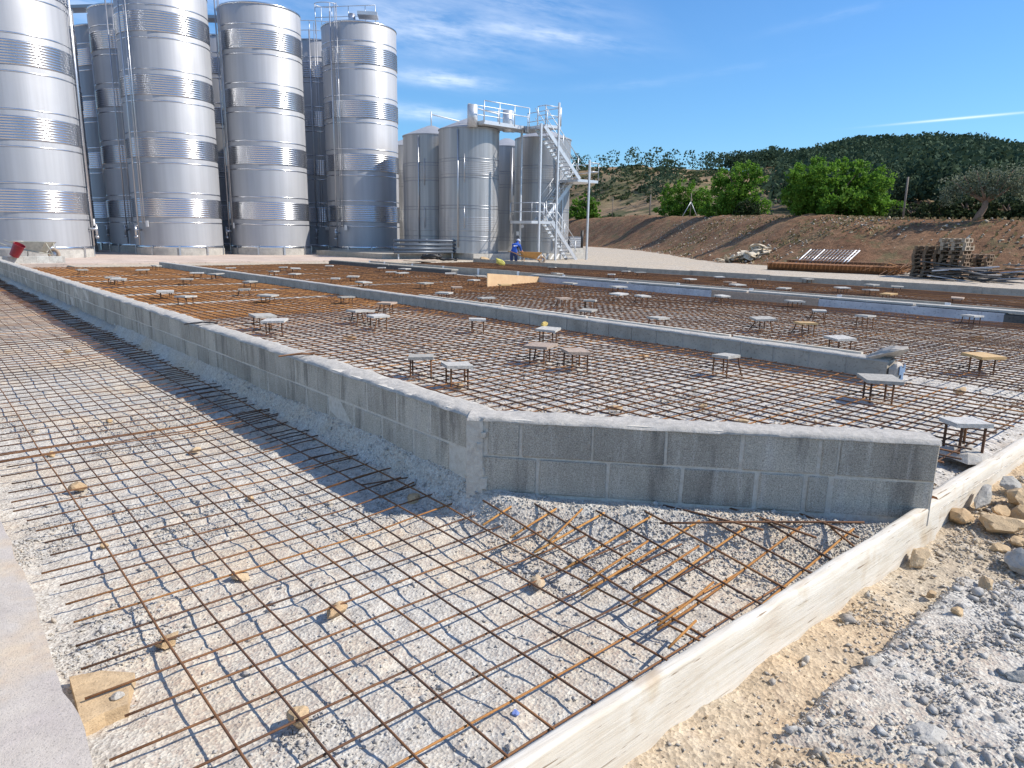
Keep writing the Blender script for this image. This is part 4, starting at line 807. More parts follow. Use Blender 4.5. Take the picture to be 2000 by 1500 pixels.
T3 = put_tall('tall banded steel tank in the middle of the front row', xl=453, D=43.2, pa=-1.25)
T4 = put_tall('tall banded steel tank ending the front row at right, railing on top', xl=643, D=44.8, pa=-0.75)
T8 = put_tall('rear tall steel tank seen in the gap right of the left-edge tank', xl=181, D=51.5, pa=-0.5)
T9 = put_tall('rear tall steel tank half hidden behind the twin-piped tank', xl=217, D=46.6, pa=-0.55)
T10 = put_tall('rear tall steel tank with looped rail on top, between third and fourth tanks', xl=570, D=49.4, pa=-0.2)
T14 = put_tall('unseen rear tall steel tank added behind the left-edge tank to block sky reflections', xr=190, D=47.5, pa=0.4)  # unseen tank, added to keep sky reflections off the rear tanks
T11 = put_tall('rear tall steel tank barely showing between the second and third tanks', xl=395, D=50.5, pa=0.2)
def rails(name, label, pts, mat, zdeck, hr=1.0, parent=None, cat='railing', mids=(0.5,), pr=0.022, posts=True):
    t = parent or thing(name, label, cat, (pts[0][0], pts[0][1], zdeck), 0); o = Vector((pts[0][0], pts[0][1], zdeck)) if parent is None else Vector((0, 0, 0))
    q = [Vector((a, b, zdeck)) - o for a, b in pts]
    for h in (hr,) + tuple(mids): mb = MB(); mb.tube([p + Vector((0, 0, h)) for p in q], pr, 6); mb.build('rail', mat, t, True)
    for p in q: mb = MB(); mb.tube([p, p + Vector((0, 0, hr))], pr, 6); mb.build('rail_post', mat, t, True)
    return t
# rails and walkway pieces on top of the tall tanks
def top_xy(T, a, r): return (T.location.x + r * math.cos(a), T.location.y + r * math.sin(a))
c4 = T4.location; zt = TALL_Z1 + 0.42
pts = [(c4.x - 2.6, c4.y + 0.4), (c4.x - 1.6, c4.y + 0.25), (c4.x - 0.6, c4.y + 0.1), (c4.x + 0.4, c4.y - 0.05), (c4.x + 1.0, c4.y - 0.15)]
rails('roof_railing', 'walkway railing on the roof of the right-hand tall tank', pts, M['galv'], zt - 0.1, 1.05)
tb = thing('walkway', 'short grating walkway end over the right-hand tall tank', 'walkway', (c4.x + 0.7, c4.y - 0.8, zt), 0.1)
mb = MB(); mb.bbox(-0.55, 0.55, -0.5, 0.5, 0.12, 0.30); mb.build('deck', M['galv'], tb); mb = MB(); mb.tube([(-.9, 0, -.4), (-.9, 0, .25)], .2, 14); mb.build('hatch', M['pipe'], tb, True)
c10 = T10.location
pts = [(c10.x - 2.2, c10.y - 0.6), (c10.x - 1.2, c10.y - 0.8), (c10.x - 0.2, c10.y - 0.9), (c10.x + 0.8, c10.y - 0.7), (c10.x + 1.9, c10.y - 0.5), (c10.x + 3.0, c10.y - 0.3)]
rails('roof_railing', 'walkway railing on the roof of the rear tank with the looped rail', pts, M['galv'], zt - 0.1, 1.05)
lp = thing('ladder_hoop', 'looped ladder guard rail above the rear tank', 'railing', (c10.x + 1.0, c10.y - 1.4, zt), 0)
mb = MB(); mb.tube([(0.7 * math.cos(a), 0.5 * math.sin(a), 1.7) for a in np.linspace(0.3, 2 * math.pi - 0.3, 22)], 0.025, 6); mb.build('hoop', M['galv'], lp, True)
for a in (0.8, 2.2, 3.6, 5.2): mb = MB(); mb.tube([(0.7 * math.cos(a), 0.5 * math.sin(a), 0.0), (0.7 * math.cos(a), 0.5 * math.sin(a), 1.7)], 0.022, 6); mb.build('upright', M['galv'], lp, True)
c9 = T9.location; c2 = T2.location; c3 = T3.location
wk = thing('walkway', 'dark walkway deck joining the rear tank tops at the upper left', 'walkway', (c9.x, c9.y, TALL_Z1 + 0.45), 0)
mb = MB(); mb.beam((-4.5, 1.0, 0.12), (1.5, 0.2, 0.12), 0.9, 0.16); mb.build('deck', M['seam'], wk)
wk = thing('walkway', 'walkway deck joining the second and third tall tanks', 'walkway', (c3.x, c3.y, TALL_Z1 + 0.1), 0)
mb = MB(); mb.beam((-4.6, 1.2, 0.0), (-1.2, 1.4, 0.0), 0.9, 0.16); mb.build('deck', M['seam'], wk)

# smaller tanks with conical roofs on a common plinth
SR = 1.6
SZ0 = ZPAD + 0.30
def small_meshes(r, z1):
    d = {}
    d['shell'] = mk(lambda b: b.lathe([(r, SZ0), (r, z1)], NSEG), 'shell', 'steel_small'); d['roof'] = mk(lambda b: b.lathe([(r + 0.03, z1 - 0.02), (r + 0.03, z1 + 0.03), (0.2, z1 + 0.62), (0.001, z1 + 0.63)], NSEG), 'cone_roof', 'steel', True, 40)
    d['seams'] = [mk(lambda b, z=z: b.lathe([(r + 0.001, z - 0.02), (r + 0.012, z - 0.012), (r + 0.012, z + 0.012), (r + 0.001, z + 0.02)], NSEG), 'seam', 'seam') for z in (1.35, 1.55, 3.0, 3.15, 4.55, 4.72, 5.35, 5.5)]
    d['jacket'] = [mk(lambda b, z=z: b.lathe(corr_profile(r, z, 0.36, 8, 0.006), NSEG), 'dimple_jacket', 'steel_small') for z in (2.2, 5.0)]
    d['neck'] = mk(lambda b: (b.tube([(0.6, 0, z1 + 0.3), (0.6, 0, z1 + 1.1)], 0.27, 16)), 'hatch_neck', 'galv'); d['pipe'] = mk(lambda b: b.tube([(r + 0.06, 0, 1.0), (r + 0.06, 0, z1 - 0.1)], 0.035, 8), 'drain_pipe', 'pipe')
    d['gauge'] = [mk(lambda b, a=a, c=c: b.tube([(r + 0.05, 0.35, a), (r + 0.05, 0.35, c)], 0.018, 6), 'level_gauge', 'pipe') for a, c in ((2.0, 3.1), (4.3, 5.7))]
    return d
SM = small_meshes(SR, 7.0)
def small_tank(label, az, D, pa, neck=False):
    x, y = polar(az, D); t = thing('steel_tank', label, 'tank', (x, y, 0), math.atan2(-y, -x) + pa, 'smaller cone-roofed steel tanks')
    for k in ('shell', 'roof', 'pipe') + (('neck',) if neck else ()): link(SM[k].name.split('.')[0], SM[k], None, t)
    for me in SM['seams'] + SM['jacket'] + SM['gauge']: link(me.name.split('.')[0], me, None, t)
    return t
def saz(x0, x1): 
    a, b = ray(x0, 480), ray(x1, 480); return (math.atan2(a[0], a[1]) + math.atan2(b[0], b[1])) / 2
T6 = small_tank('smaller cone-roofed steel tank standing at the front of the plinth', saz(858, 973), 39.1, -0.35, False)
T5 = small_tank('smaller cone-roofed steel tank left of the front one, partly behind the tall tank', saz(790, 898), 42.0, -0.45)
T7 = small_tank('smaller steel tank in shade right behind the galvanised staircase', saz(1003, 1109), 42.2, 0.5)
T12 = small_tank('smaller steel tank hidden in the gap left of the staircase tank', saz(940, 1035), 46.5, 0.2)
T13 = small_tank('smaller steel tank barely showing right of the last tall tank', saz(760, 845), 47.5, 0.2)
pb = thing('tank_plinth', 'low concrete plinth under the smaller tanks', 'plinth', W(29.2, 22.6, 0), ROT)
mb = MB(); mb.bbox(0, 8.6, 0, 9, -0.2, SZ0 - 0.01); mb.build('front_slab', M['concrete'], pb); mb = MB(); mb.bbox(-4.4, -0.004, 1.7, 9, -0.2, SZ0 - 0.04); mb.build('rear_slab', M['concrete_grey'], pb)
mb = MB()
for k in range(5): mb.add([(4.2 + 0.42 * k, -0.004, 0.36), (4.36 + 0.42 * k, -0.004, 0.36), (4.62 + 0.42 * k, -0.004, 0.66), (4.46 + 0.42 * k, -0.004, 0.66)], [(0, 1, 2, 3)])
mb.build('warning_stripes', M['white'], pb)
# horizontal pipe run before the smaller tanks
pr_ = thing('pipe_run', 'row of dark horizontal pipes with an upturned end before the smaller tanks', 'pipes', W(29.5, 18.6, 0), ROT)
for k, z in enumerate((1.32, 1.12, 0.92, 0.76)):
    mb = MB(); L = 4.3 - (0 if k in (0,) else 0.35); pts = [(0, 0.9, z), (L, 0.9, z)]
    if k == 0: pts += [(L + 0.1, 0.9, z - 0.04), (L + 0.14, 0.9, z - 0.16), (L + 0.14, 0.9, 0.5)]
    mb.tube(pts, 0.075 if k else 0.07, 10); mb.build('pipe', M['darkpipe'], pr_, True)
for x in (0.3, 2.0, 3.6): mb = MB(); mb.bbox(x - .03, x + .03, 0.98, 1.04, 0.40, 1.42); mb.build('bracket', M['galv'], pr_)

# ------------------------------------------------------------------ galvanised stair tower
su = 27.7
SO = W(su, 26.0, 0); stt = thing('stair_tower', 'galvanised steel stair tower with zigzag flights up to the tank walkway', 'staircase', SO, ROT)
def vx(x): d = ray(x, 480); return su * (d[0] * VX + d[1] * VY) / (d[0] * UX + d[1] * UY) - 26.0       # local x of photo column x
z0g = 0.36; zl1 = 2.42; zl2 = 4.72; zdk = 7.28
xp1, xp2, xft, xp4, xl2 = vx(1052), vx(1085), vx(1118), vx(1146), vx(1155)
def post(x, y, z0, z1, w=0.09): mb = MB(); mb.bbox(x - w / 2, x + w / 2, y - w / 2, y + w / 2, z0, z1); mb.build('column', M['galv'], stt)
for x, y, z1 in ((xp1, 0, zdk), (xp2, 0, zdk + 1.15), (xp4, 0, zl2 + 1.05), (xp4 - 0.55, 1.5, zl2), (xp1, 1.5, zdk), (xp2 + 0.1, 1.5, zdk)): post(x, y, z0g - 0.2, z1)
def flight(xa, za, xb, zb, y, n, wd=0.75):
    for s in (0, 1):
        mb = MB(); mb.beam((xa, y + s * wd, za), (xb, y + s * wd, zb), 0.03, 0.20); mb.build('stringer', M['galv'], stt)
        d = 0.95; mb = MB(); mb.tube([(xa, y + s * wd, za + d), (xb, y + s * wd, zb + d)], 0.022, 6); mb.build('handrail', M['galv'], stt, True)
        mb = MB(); mb.tube([(xa, y + s * wd, za + d * .5), (xb, y + s * wd, zb + d * .5)], 0.018, 6); mb.build('handrail', M['galv'], stt, True)
        for t in (0.06, 0.5, 0.94): mb = MB(); mb.tube([(xa + (xb - xa) * t, y + s * wd, za + (zb - za) * t), (xa + (xb - xa) * t, y + s * wd, za + (zb - za) * t + d)], 0.02, 6); mb.build('baluster', M['galv'], stt, True)
    for i in range(n):
        t = (i + 0.5) / n; mb = MB(); mb.bbox(xa + (xb - xa) * t - 0.13, xa + (xb - xa) * t + 0.13, y + 0.02, y + wd - 0.02, za + (zb - za) * t - 0.02, za + (zb - za) * t + 0.02); mb.build('tread', M['galv'], stt)
def landing(x0, x1, y0, y1, z, sides):
    mb = MB(); mb.bbox(x0, x1, y0, y1, z - 0.14, z); mb.build('landing', M['galv'], stt)
    for (a, b) in sides:
        for h in (0.46, 0.92): mb = MB(); mb.tube([(a[0], a[1], z + h), (b[0], b[1], z + h)], 0.022, 6); mb.build('guard_rail', M['galv'], stt, True)
        for p in (a, b): mb = MB(); mb.tube([(p[0], p[1], z), (p[0], p[1], z + 0.92)], 0.022, 6); mb.build('guard_post', M['galv'], stt, True)
flight(xft + 0.35, z0g, xp2 - 0.35, zl1, 0.0, 11)
landing(xp1 - 0.55, xp2 - 0.1, 0.0, 1.7, zl1, [((xp1 - 0.55, 0), (xp1 + 0.35, 0)), ((xp1 - 0.55, 0), (xp1 - 0.55, 1.7)), ((xp2 - .75, 0), (xp2 - .1, 0))])
flight(xp2 - 0.1, zl1, xp4 - 0.35, zl2, 0.85, 12)
landing(xp4 - 0.9, xl2 + 0.35, 0.0, 1.7, zl2, [((xp4, 0), (xl2 + .35, 0)), ((xl2 + .35, 0), (xl2 + .35, 1.7)), ((xp4 - .9, 1.7), (xl2 + .35, 1.7))])
flight(xp4 - 0.75, zl2, xp1 + 0.25, zdk - 0.1, 0.0, 14)
landing(xp2 - 0.95, xp2 + 0.15, 0.0, 2.6, zdk, [((xp2 - .95, 0), (xp2 + .1, 0)), ((xp2 + .15, 0), (xp2 + .15, 2.6)), ((xp2 - .95, 0), (xp2 - .95, .6))])
# tank-top walkway from the tower towards the left
wl = thing('walkway', 'galvanised walkway with railings along the tops of the smaller tanks', 'walkway', W(su + 0.9, 26.0, zdk), ROT)
x0 = vx(985)
mb = MB(); mb.bbox(x0 - 0.4, xp2 - 1.0, 0.3, 1.6, -0.2, -0.02); mb.build('deck', M['galv'], wl)
def wl_rail(pts, z=0.0):
    for h in (0.45, 0.9): mb = MB(); mb.tube([(a, b, z + h) for a, b in pts], 0.024, 6); mb.build('guard_rail', M['galv'], wl, True)
    for a, b in pts: mb = MB(); mb.tube([(a, b, z - .1), (a, b, z + 0.9)], 0.024, 6); mb.build('guard_post', M['galv'], wl, True)
wl_rail([(x0 - 0.4, 0.3), (x0 + 0.6, 0.3), (x0 + 1.6, 0.3), (xp2 - 1.0, 0.3)]); wl_rail([(x0 - 0.4, 1.6), (x0 + 0.6, 1.6), (x0 + 1.6, 1.6), (xp2 - 1.0, 1.6)])
for T_, nm in ((T6, 'roof rail from the cone tip of the front smaller tank'), (T5, 'roof rail from the cone tip of the left smaller tank')):
    t = thing('roof_rail', nm, 'railing', (T_.location.x, T_.location.y, 7.55), ROT)
    mb = MB(); mb.tube([(0, 0, 0), (0, 0, 0.85)], 0.035, 6); mb.build('upright', M['galv'], t, True); mb = MB(); mb.tube([(0, 0, 0.7), (1.9, -0.2, 0.5)], 0.04, 6); mb.build('rail', M['white'], t, True); mb = MB(); mb.tube([(1.8, -0.2, -0.35), (1.8, -0.2, 0.5)], 0.03, 6); mb.build('upright', M['galv'], t, True)
mb = MB(); mb.bbox(xp2 - 1.45, xp2 - 1.2, 0.1, 0.24, -0.35, -0.05); mb.build('flood_lamp', M['seam'], wl)
for xx in (x0 - 0.6, xp2 - 1.9): mb = MB(); mb.tube([(xx, 1.0, -0.3), (xx, 1.0, 0.75)], 0.26, 14); mb.build('vent_stack', M['galv'], wl, True)
# signs, gauge and pump set by the tower
p = at_d(1011, 456, 40.0); o = MB(); o.box((0, 0, 0), (0.16, 0.03, 0.22)); q = o.build('notice', M['white'], None, False, p, 0); q['kind'] = 'thing'; tag(q, 'small white notice on the shaded staircase tank', 'notice')
p = at_d(1020, 442, 40.0); o = MB(); o.tube([(0, 0, 0), (0, 0.06, 0)], 0.09, 16); q = o.build('pressure_gauge', M['white'], None, False, p, 0); q['kind'] = 'thing'; tag(q, 'round white gauge above the notice on the staircase tank', 'gauge')
cmx = thing('cooling_unit', 'grey machine unit on a concrete block behind the stair foot', 'machine', W(29.6, 30.6, 0.36), ROT)
mb = MB(); mb.bbox(-0.6, 0.75, 0, 0.9, -0.3, 0.62); mb.build('base_block', M['concrete'], cmx)
mb = MB(); mb.bbox(-0.5, 0.45, 0.05, 0.85, 0.625, 1.3); mb.build('casing', M['seam'], cmx, angle=None); mb = MB(); mb.tube([(0.68, 0.2, 0.63), (0.68, 0.2, 1.65)], 0.09, 10); mb.build('black_stack', M['black'], cmx, True)
mb = MB()
for k in range(5): mb.bbox(-0.46, 0.41, 0.035, 0.048, 0.72 + 0.11 * k, 0.77 + 0.11 * k)
mb.build('louvre', M['galv'], cmx)

# ------------------------------------------------------------------ embankment, plateau and hills
BASE = [(-40, 34), (-20, 33.2), (0, 33), (10, 33), (17, 33.2), (21, 34.5), (26, 38), (34, 46), (47, 58), (66, 71), (95, 88), (140, 110)]
def base_pts(step=0.4):
    P = [W(u, v) for u, v in BASE]; out = []
    for k in range(len(P) - 1):
        p0 = P[max(k - 1, 0)]; p1 = P[k]; p2 = P[k + 1]; p3 = P[min(k + 2, len(P) - 1)]; n = max(2, int((p2 - p1).length / step))
        for i in range(n):
            t = i / n; out.append(0.5 * ((2 * p1) + (p2 - p0) * t + (2 * p0 - 5 * p1 + 4 * p2 - p3) * t * t + (3 * p1 - p0 - 3 * p2 + p3) * t ** 3))
    return out
BP = base_pts(); BN = []
for i in range(len(BP)):
    d = (BP[min(i + 3, len(BP) - 1)] - BP[max(i - 3, 0)]).normalized(); BN.append(Vector((d.y, -d.x, 0)))
acc = [0.0]
for i in range(1, len(BP)): acc.append(acc[-1] + (BP[i] - BP[i - 1]).length)
S_ = np.array(acc); BX = np.array([p.x for p in BP]); BY = np.array([p.y for p in BP]); NX = np.array([n.x for n in BN]); NY = np.array([n.y for n in BN])
RB = np.hypot(BX, BY); CREST = 2.55 + 0.028 * np.clip(RB - 27, 0, 80); BW = 6.2 + 0.03 * np.clip(RB - 27, 0, 80)
offs = np.concatenate([[-0.6], np.linspace(0, 1.0, 34), [1.06, 1.14, 1.3, 1.6, 2.2, 3.5, 6, 10]])
V = []; nO = len(offs)
for t in offs:
    w = t * BW; z = 0.33 + (CREST - 0.33) * sstep(-0.08, 1.04, min(t, 1.05)) ** 0.9
    rough = 0.30 * (fbm(S_ * 0.9, np.full_like(S_, t * 6), 81, 4) - 0.5) + 0.5 * (fbm(S_ * 0.18, np.full_like(S_, t * 1.2), 83, 3) - 0.5) + 0.16 * (fbm(S_ * 3.3, np.full_like(S_, t * 20), 85, 2) - 0.5)
    z = z + rough * (0.9 if 0.03 < t < 1.1 else 0.35 if t > 0 else 0) - (0.4 if t < 0 else 0)
    V.append(np.stack([BX + NX * w, BY + NY * w, z], 1))
nS = len(S_); V = np.concatenate(V); i = (np.arange(nO - 1)[:, None] * nS + np.arange(nS - 1)[None]).ravel()
st(link('earth_bank', np_mesh('earth_bank', V, np.stack([i, i + nS, i + nS + 1, i + 1], 1), smooth=True), M['bank']))
BAZ = np.arctan2(BX + NX * BW, BY + NY * BW)
def bank_at(px, t):               # point of the bank seen in photo column px, t = 0 foot .. 1 crest
    d = ray(px, 440); a = math.atan2(d[0], d[1]); X = BX + NX * BW * t; Y = BY + NY * BW * t; A = np.arctan2(X, Y)
    ok = (Y > 5); k = int(np.argmin(np.where(ok, np.abs(A - a), 9))); z = 0.33 + (CREST[k] - 0.33) * float(sstep(-0.08, 1.04, min(t, 1.05))) ** 0.9
    return Vector((X[k], Y[k], z))
# stones and dry tufts on the bank
k = nrg.integers(0, nS, 16000); k = k[(RB[k] < 80)]; t = nrg.uniform(-0.05, 1.05, len(k)); w = t * BW[k]
z = 0.33 + (CREST[k] - 0.33) * sstep(-0.08, 1.04, np.minimum(t, 1.05)) ** 0.9 + 0.02
s = 0.02 + 0.10 * nrg.uniform(0, 1, len(k)) ** 5
pebbles('bank_stones', np.stack([BX[k] + NX[k] * w, BY[k] + NY[k] * w, z], 1), s, M['pebble_tan'], 'loose pale stones scattered over the reddish earth bank', cat='stones', frame=0.0)
def quads(C, size, tone, up=0.0, elong=1.0):
    n = len(C); a = nrg.normal(size=(n, 3)); a[:, 2] *= (1 - up); a /= np.linalg.norm(a, axis=1)[:, None]; b = np.cross(a, nrg.normal(size=(n, 3))); b /= np.linalg.norm(b, axis=1)[:, None] + 1e-9
    if up: b = np.stack([nrg.normal(size=n) * 0.35, nrg.normal(size=n) * 0.35, np.ones(n)], 1); b /= np.linalg.norm(b, axis=1)[:, None]
    sz = np.asarray(size)[:, None] * nrg.uniform(0.6, 1.25, (n, 1)); c = np.cross(a, b)
    V = np.stack([C - a * sz * 0.5, C + b * sz * elong * 0.55 + c * sz * 0.12, C + a * sz * 0.5, C - b * sz * elong * 0.55 + c * sz * 0.12], 1).reshape(-1, 3)
    return V, np.arange(4 * n).reshape(n, 4), np.repeat(tone, 4)
k = nrg.integers(0, nS, 16000); k = k[(RB[k] < 70)]; t = nrg.uniform(0, 1.2, len(k)); keep = fbm(S_[k] * 0.25, t * 3, 88, 3) + 0.25 * t > 0.55; k = k[keep]; t = t[keep]; w = t * BW[k]
z = 0.33 + (CREST[k] - 0.33) * sstep(-0.08, 1.04, np.minimum(t, 1.05)) ** 0.9 + 0.04
Vq, Fq, Tq = quads(np.stack([BX[k] + NX[k] * w, BY[k] + NY[k] * w, z], 1), np.full(len(k), 0.13), nrg.uniform(0, 1, len(k)), 0.9, 1.2)
tag(link('dry_grass', np_mesh('dry_grass', Vq, Fq, Tq), M['dry']), 'short dry grass tufts on the earth bank', 'grass', None, 'stuff')

SKY = [(950, 340), (1050, 332), (1130, 326), (1170, 326), (1250, 326), (1330, 330), (1400, 334), (1460, 336), (1500, 336), (1550, 334), (1600, 326), (1650, 316), (1700, 308), (1800, 307), (1850, 309), (1900, 317), (2000, 327), (2100, 333), (2300, 338), (2700, 360)]
SA = []; SE = []
for x, y in SKY: d = ray(x, y); SA.append(math.atan2(d[0], d[1])); SE.append(d[2] / math.hypot(d[0], d[1]))
azs = np.concatenate([np.linspace(-1.2, -0.06, 30), np.linspace(-0.05, 1.1, 260)]); E_ = np.interp(azs, SA, SE, left=SE[0] * 0.75); E_[azs < -0.2] = SE[0] * 0.55
CA = np.arctan2(BX + NX * (BW + 8), BY + NY * (BW + 8)); CR = np.hypot(BX + NX * (BW + 8), BY + NY * (BW + 8)); _o = np.argsort(CA)
R0 = np.interp(azs, CA[_o], CR[_o]); R0 = np.clip(R0, 44, 190); R0[azs < 0] = 120
RIDGE = np.interp(azs, [-1.2, 0.0, 0.12, 0.25, 0.34, 0.45, 0.6, 1.1], [300, 300, 290, 290, 310, 340, 340, 330])
def hill_z(az, r, E, rg, r0):
    s0 = r0 + 25; q = np.clip((r - s0) / (rg - s0), 0, 1); s_ = sstep(0.0, 1.0, q) * 0.55 + 0.45 * q
    cz = 2.55 + 0.028 * np.clip(r0 - 41, 0, 80) + 0.25; top = HC + rg * E
    z = cz + (top - cz) * s_; z = np.where(r > rg, top - (r - rg) * 0.10, z)
    return z + (fbm(az * 30, r * 0.03, 111, 4) - 0.5) * np.clip((r - s0) * 0.05, 0, 5) * (r < rg * 0.92) - 1.2 * (r < r0 + 0.5)
QQ = np.concatenate([[0, 0.01], np.linspace(0.02, 0.6, 120), np.linspace(0.62, 1.0, 20)])
Ag, Qg = np.meshgrid(azs, QQ); f_ = lambda Y: np.interp(Ag.ravel(), azs, Y).reshape(Ag.shape); R0g = f_(R0); Rg = R0g + (700 - R0g) * Qg
Z = hill_z(Ag, Rg, f_(E_), f_(RIDGE), R0g)
V = np.stack([np.sin(Ag) * Rg, np.cos(Ag) * Rg, Z], -1).reshape(-1, 3); na = len(azs); i = (np.arange(len(QQ) - 1)[:, None] * na + np.arange(na - 1)[None]).ravel()
st(link('hills', np_mesh('hills', V, np.stack([i, i + na, i + na + 1, i + 1], 1), smooth=True), M['hill']))
def hz(az, r): return hill_z(az, r, np.interp(az, azs, E_), np.interp(az, azs, RIDGE), np.interp(az, azs, R0))
# pine wood on the hill
def pines(n, azr, rf, mask, hmin, hmax):
    az = nrg.uniform(*azr, n); rg = np.interp(az, azs, RIDGE); f = nrg.uniform(rf[0], rf[1], n) ** 0.75; r0 = np.interp(az, azs, R0) + 25; r = r0 + (rg - r0) * f
    k = mask(az, f) > nrg.uniform(0, 1, n); az = az[k]; r = r[k]; h = nrg.uniform(hmin, hmax, len(az)); return np.stack([np.sin(az) * r, np.cos(az) * r, hz(az, r)], 1), h
ax = lambda x: math.atan2(*(lambda d: (d[0], d[1]))(ray(x, 440)))
def forest_mask(az, f):
    m = sstep(ax(1480), ax(1600), az) * sstep(0.06, 0.2, f) + 0.8 * sstep(0.74, 0.9, f) * sstep(ax(1350), ax(1470), az) + 0.02 * (f > 0.25)
    return m + 0.012 * (f > 0.9)
PB, PH = pines(5200, (ax(1000), ax(2200)), (0.05, 1.0), forest_mask, 4.0, 7.5)
LQ = 95; n = len(PB)
th = nrg.uniform(0, 6.28, (n, LQ)); zz = nrg.uniform(0.22, 1.0, (n, LQ)); prof = np.sqrt(np.clip(1 - ((zz - 0.5) / 0.56) ** 2, 0.05, 1)); lob = 1 + 0.35 * np.sin(th * 3 + nrg.uniform(0, 6, (n, 1)) + zz * 7)
rr = prof * lob * (PH * 0.40)[:, None] * nrg.uniform(0.6, 1.0, (n, LQ)); C = np.stack([PB[:, None, 0] + rr * np.cos(th), PB[:, None, 1] + rr * np.sin(th), PB[:, None, 2] + zz * PH[:, None]], -1).reshape(-1, 3)
tn = np.clip(nrg.uniform(0, 1, (n, 1)) * 0.6 + nrg.uniform(0, .4, (n, LQ)), 0, 1).ravel()
Vq, Fq, Tq = quads(C, np.repeat(PH * 0.105, LQ), tn)
tag(link('pine_wood', np_mesh('pine_wood', Vq, Fq, Tq), M['pine']), 'dark pine wood covering the far hillside', 'wood', None, 'stuff')
# scrub bushes on the dry slope
az = nrg.uniform(ax(1080), ax(2150), 4200); f = nrg.uniform(0, 1, 4200) ** 0.8; rg = np.interp(az, azs, RIDGE); r = np.interp(az, azs, R0) + 6; r = r + (rg - r) * f; k = fbm(az * 25, f * 9, 131, 3) > 0.50; az, r = az[k], r[k]; n = len(az); LQ = 22; bh = nrg.uniform(0.5, 1.5, n)
B = np.stack([np.sin(az) * r, np.cos(az) * r, hz(az, r)], 1); d = nrg.normal(size=(n, LQ, 3)); d /= np.linalg.norm(d, axis=2)[:, :, None]; d[..., 2] = np.abs(d[..., 2]) * 0.8
C = (B[:, None] + d * (bh[:, None] * nrg.uniform(0.4, 0.8, (n, LQ)))[:, :, None]).reshape(-1, 3); Vq, Fq, Tq = quads(C, np.repeat(bh * 0.45, LQ), np.clip(np.repeat(nrg.uniform(0, 1, n), LQ) * .7 + nrg.uniform(0, .3, n * LQ), 0, 1))
tag(link('hill_scrub', np_mesh('hill_scrub', Vq, Fq, Tq), M['leaf_hedge']), 'low green scrub dotted over the dry hillside', 'scrub', None, 'stuff')

# ------------------------------------------------------------------ trees and shrubs on the bank
def plant(name, label, cat, base, lobes, leaf, mat, n, trunk=None, bark='bark', clump=0.35, group=None):
    """lobes: (dx, dy, dz, rx, rz); leaves gather in clumps on and inside the lobes; trunk: list of limb polylines with radii"""
    t = thing(name, label, cat, base, 0, group); C = []; T = []
    vol = [l[3] ** 2 * l[4] for l in lobes]; tot_ = sum(vol)
    for (dx, dy, dz, rx, rz), vv in zip(lobes, vol):
        m = max(30, int(n * vv / tot_)); nc = max(6, m // 26); d = nrg.normal(size=(nc, 3)); d /= np.linalg.norm(d, axis=1)[:, None]
        rad = nrg.uniform(0.45, 1.08, nc) ** 0.6; cc = np.array([dx, dy, dz]) + d * rad[:, None] * np.array([rx, rx, rz]); idx = nrg.integers(0, nc, m)
        C.append(cc[idx] + nrg.normal(size=(m, 3)) * clump * min(rx, rz) * 0.55); T.append(np.clip(nrg.uniform(0, 1, nc)[idx] * 0.65 + nrg.uniform(0, 0.35, m), 0, 1))
    C = np.concatenate(C); T = np.concatenate(T); k = C[:, 2] > 0.02; C, T = C[k], T[k]
    Vq, Fq, Tq = quads(C, np.full(len(C), leaf), T); link('crown', np_mesh('crown', Vq, Fq, Tq), M[mat], t)
    mb = MB()
    for pts, rs in (trunk or [([(0, 0, -0.3), (0.03, 0, 0.5), (0, 0.05, 1.1)], [0.12, 0.1, 0.07])]): mb.tube(pts, rs, 7)
    mb.build('trunk', M[bark], t, True); return t
def px_w(p, px): return px * math.hypot(p.x, p.y) / 1370.0
def bush_from_px(name, label, cat, px0, px1, ytop, t, leaf, mat, n, split=1, trunk=None, bark='bark', group=None, depth=0.8):
    c = bank_at((px0 + px1) / 2, t); D = math.hypot(c.x, c.y); wdt = (px1 - px0) * D / 1370.0; top = at_d((px0 + px1) / 2, ytop, D).z; h = top - c.z; lobes = []
    right = Vector((c.y, -c.x, 0)).normalized(); fw = Vector((c.x, c.y, 0)).normalized()
    for k in range(max(3, split)):
        f = (k + 0.5) / max(3, split) - 0.5; ch = h * rng.uniform(0.86, 1.0) * (1 - 0.30 * (abs(f) * 2) ** 2); cx = f * wdt * 0.74
        for j in range(7):
            a = rng.uniform(0, 6.28); lv = (j + 0.6) / 7; rx = wdt / max(3, split) * rng.uniform(0.46, 0.68) * (1.05 - 0.4 * lv); rz = h * rng.uniform(0.10, 0.16)
            q = right * (cx + math.cos(a) * wdt / max(3, split) * 0.42 * (1.1 - lv)) + fw * math.sin(a) * wdt * depth * 0.28 * (1.1 - lv * .6); lobes.append((q.x, q.y, max(rz, ch * (0.10 + 0.9 * lv) - rz), rx, rz))
    return plant(name, label, cat, c, lobes, leaf, M and mat, n, trunk or [([(0, 0, -.3), (0.05, 0, h * .3), (0, .1, h * .7)], [0.13, 0.11, 0.04]), ([(0.02, 0, h * .25), (wdt * .15, .1, h * .6)], [0.08, 0.03]), ([(0.02, 0, h * .25), (-wdt * .15, -.1, h * .62)], [0.08, 0.03])], bark, group=group)
bush_from_px('broadleaf_tree', 'low bright green tree at the left of the three on the bank', 'tree', 1278, 1390, 340, 1.25, 0.19, 'leaf', 12000, 4)
bush_from_px('broadleaf_tree', 'taller bright green tree, middle of the three on the bank', 'tree', 1380, 1492, 298, 1.3, 0.19, 'leaf', 14000, 3)
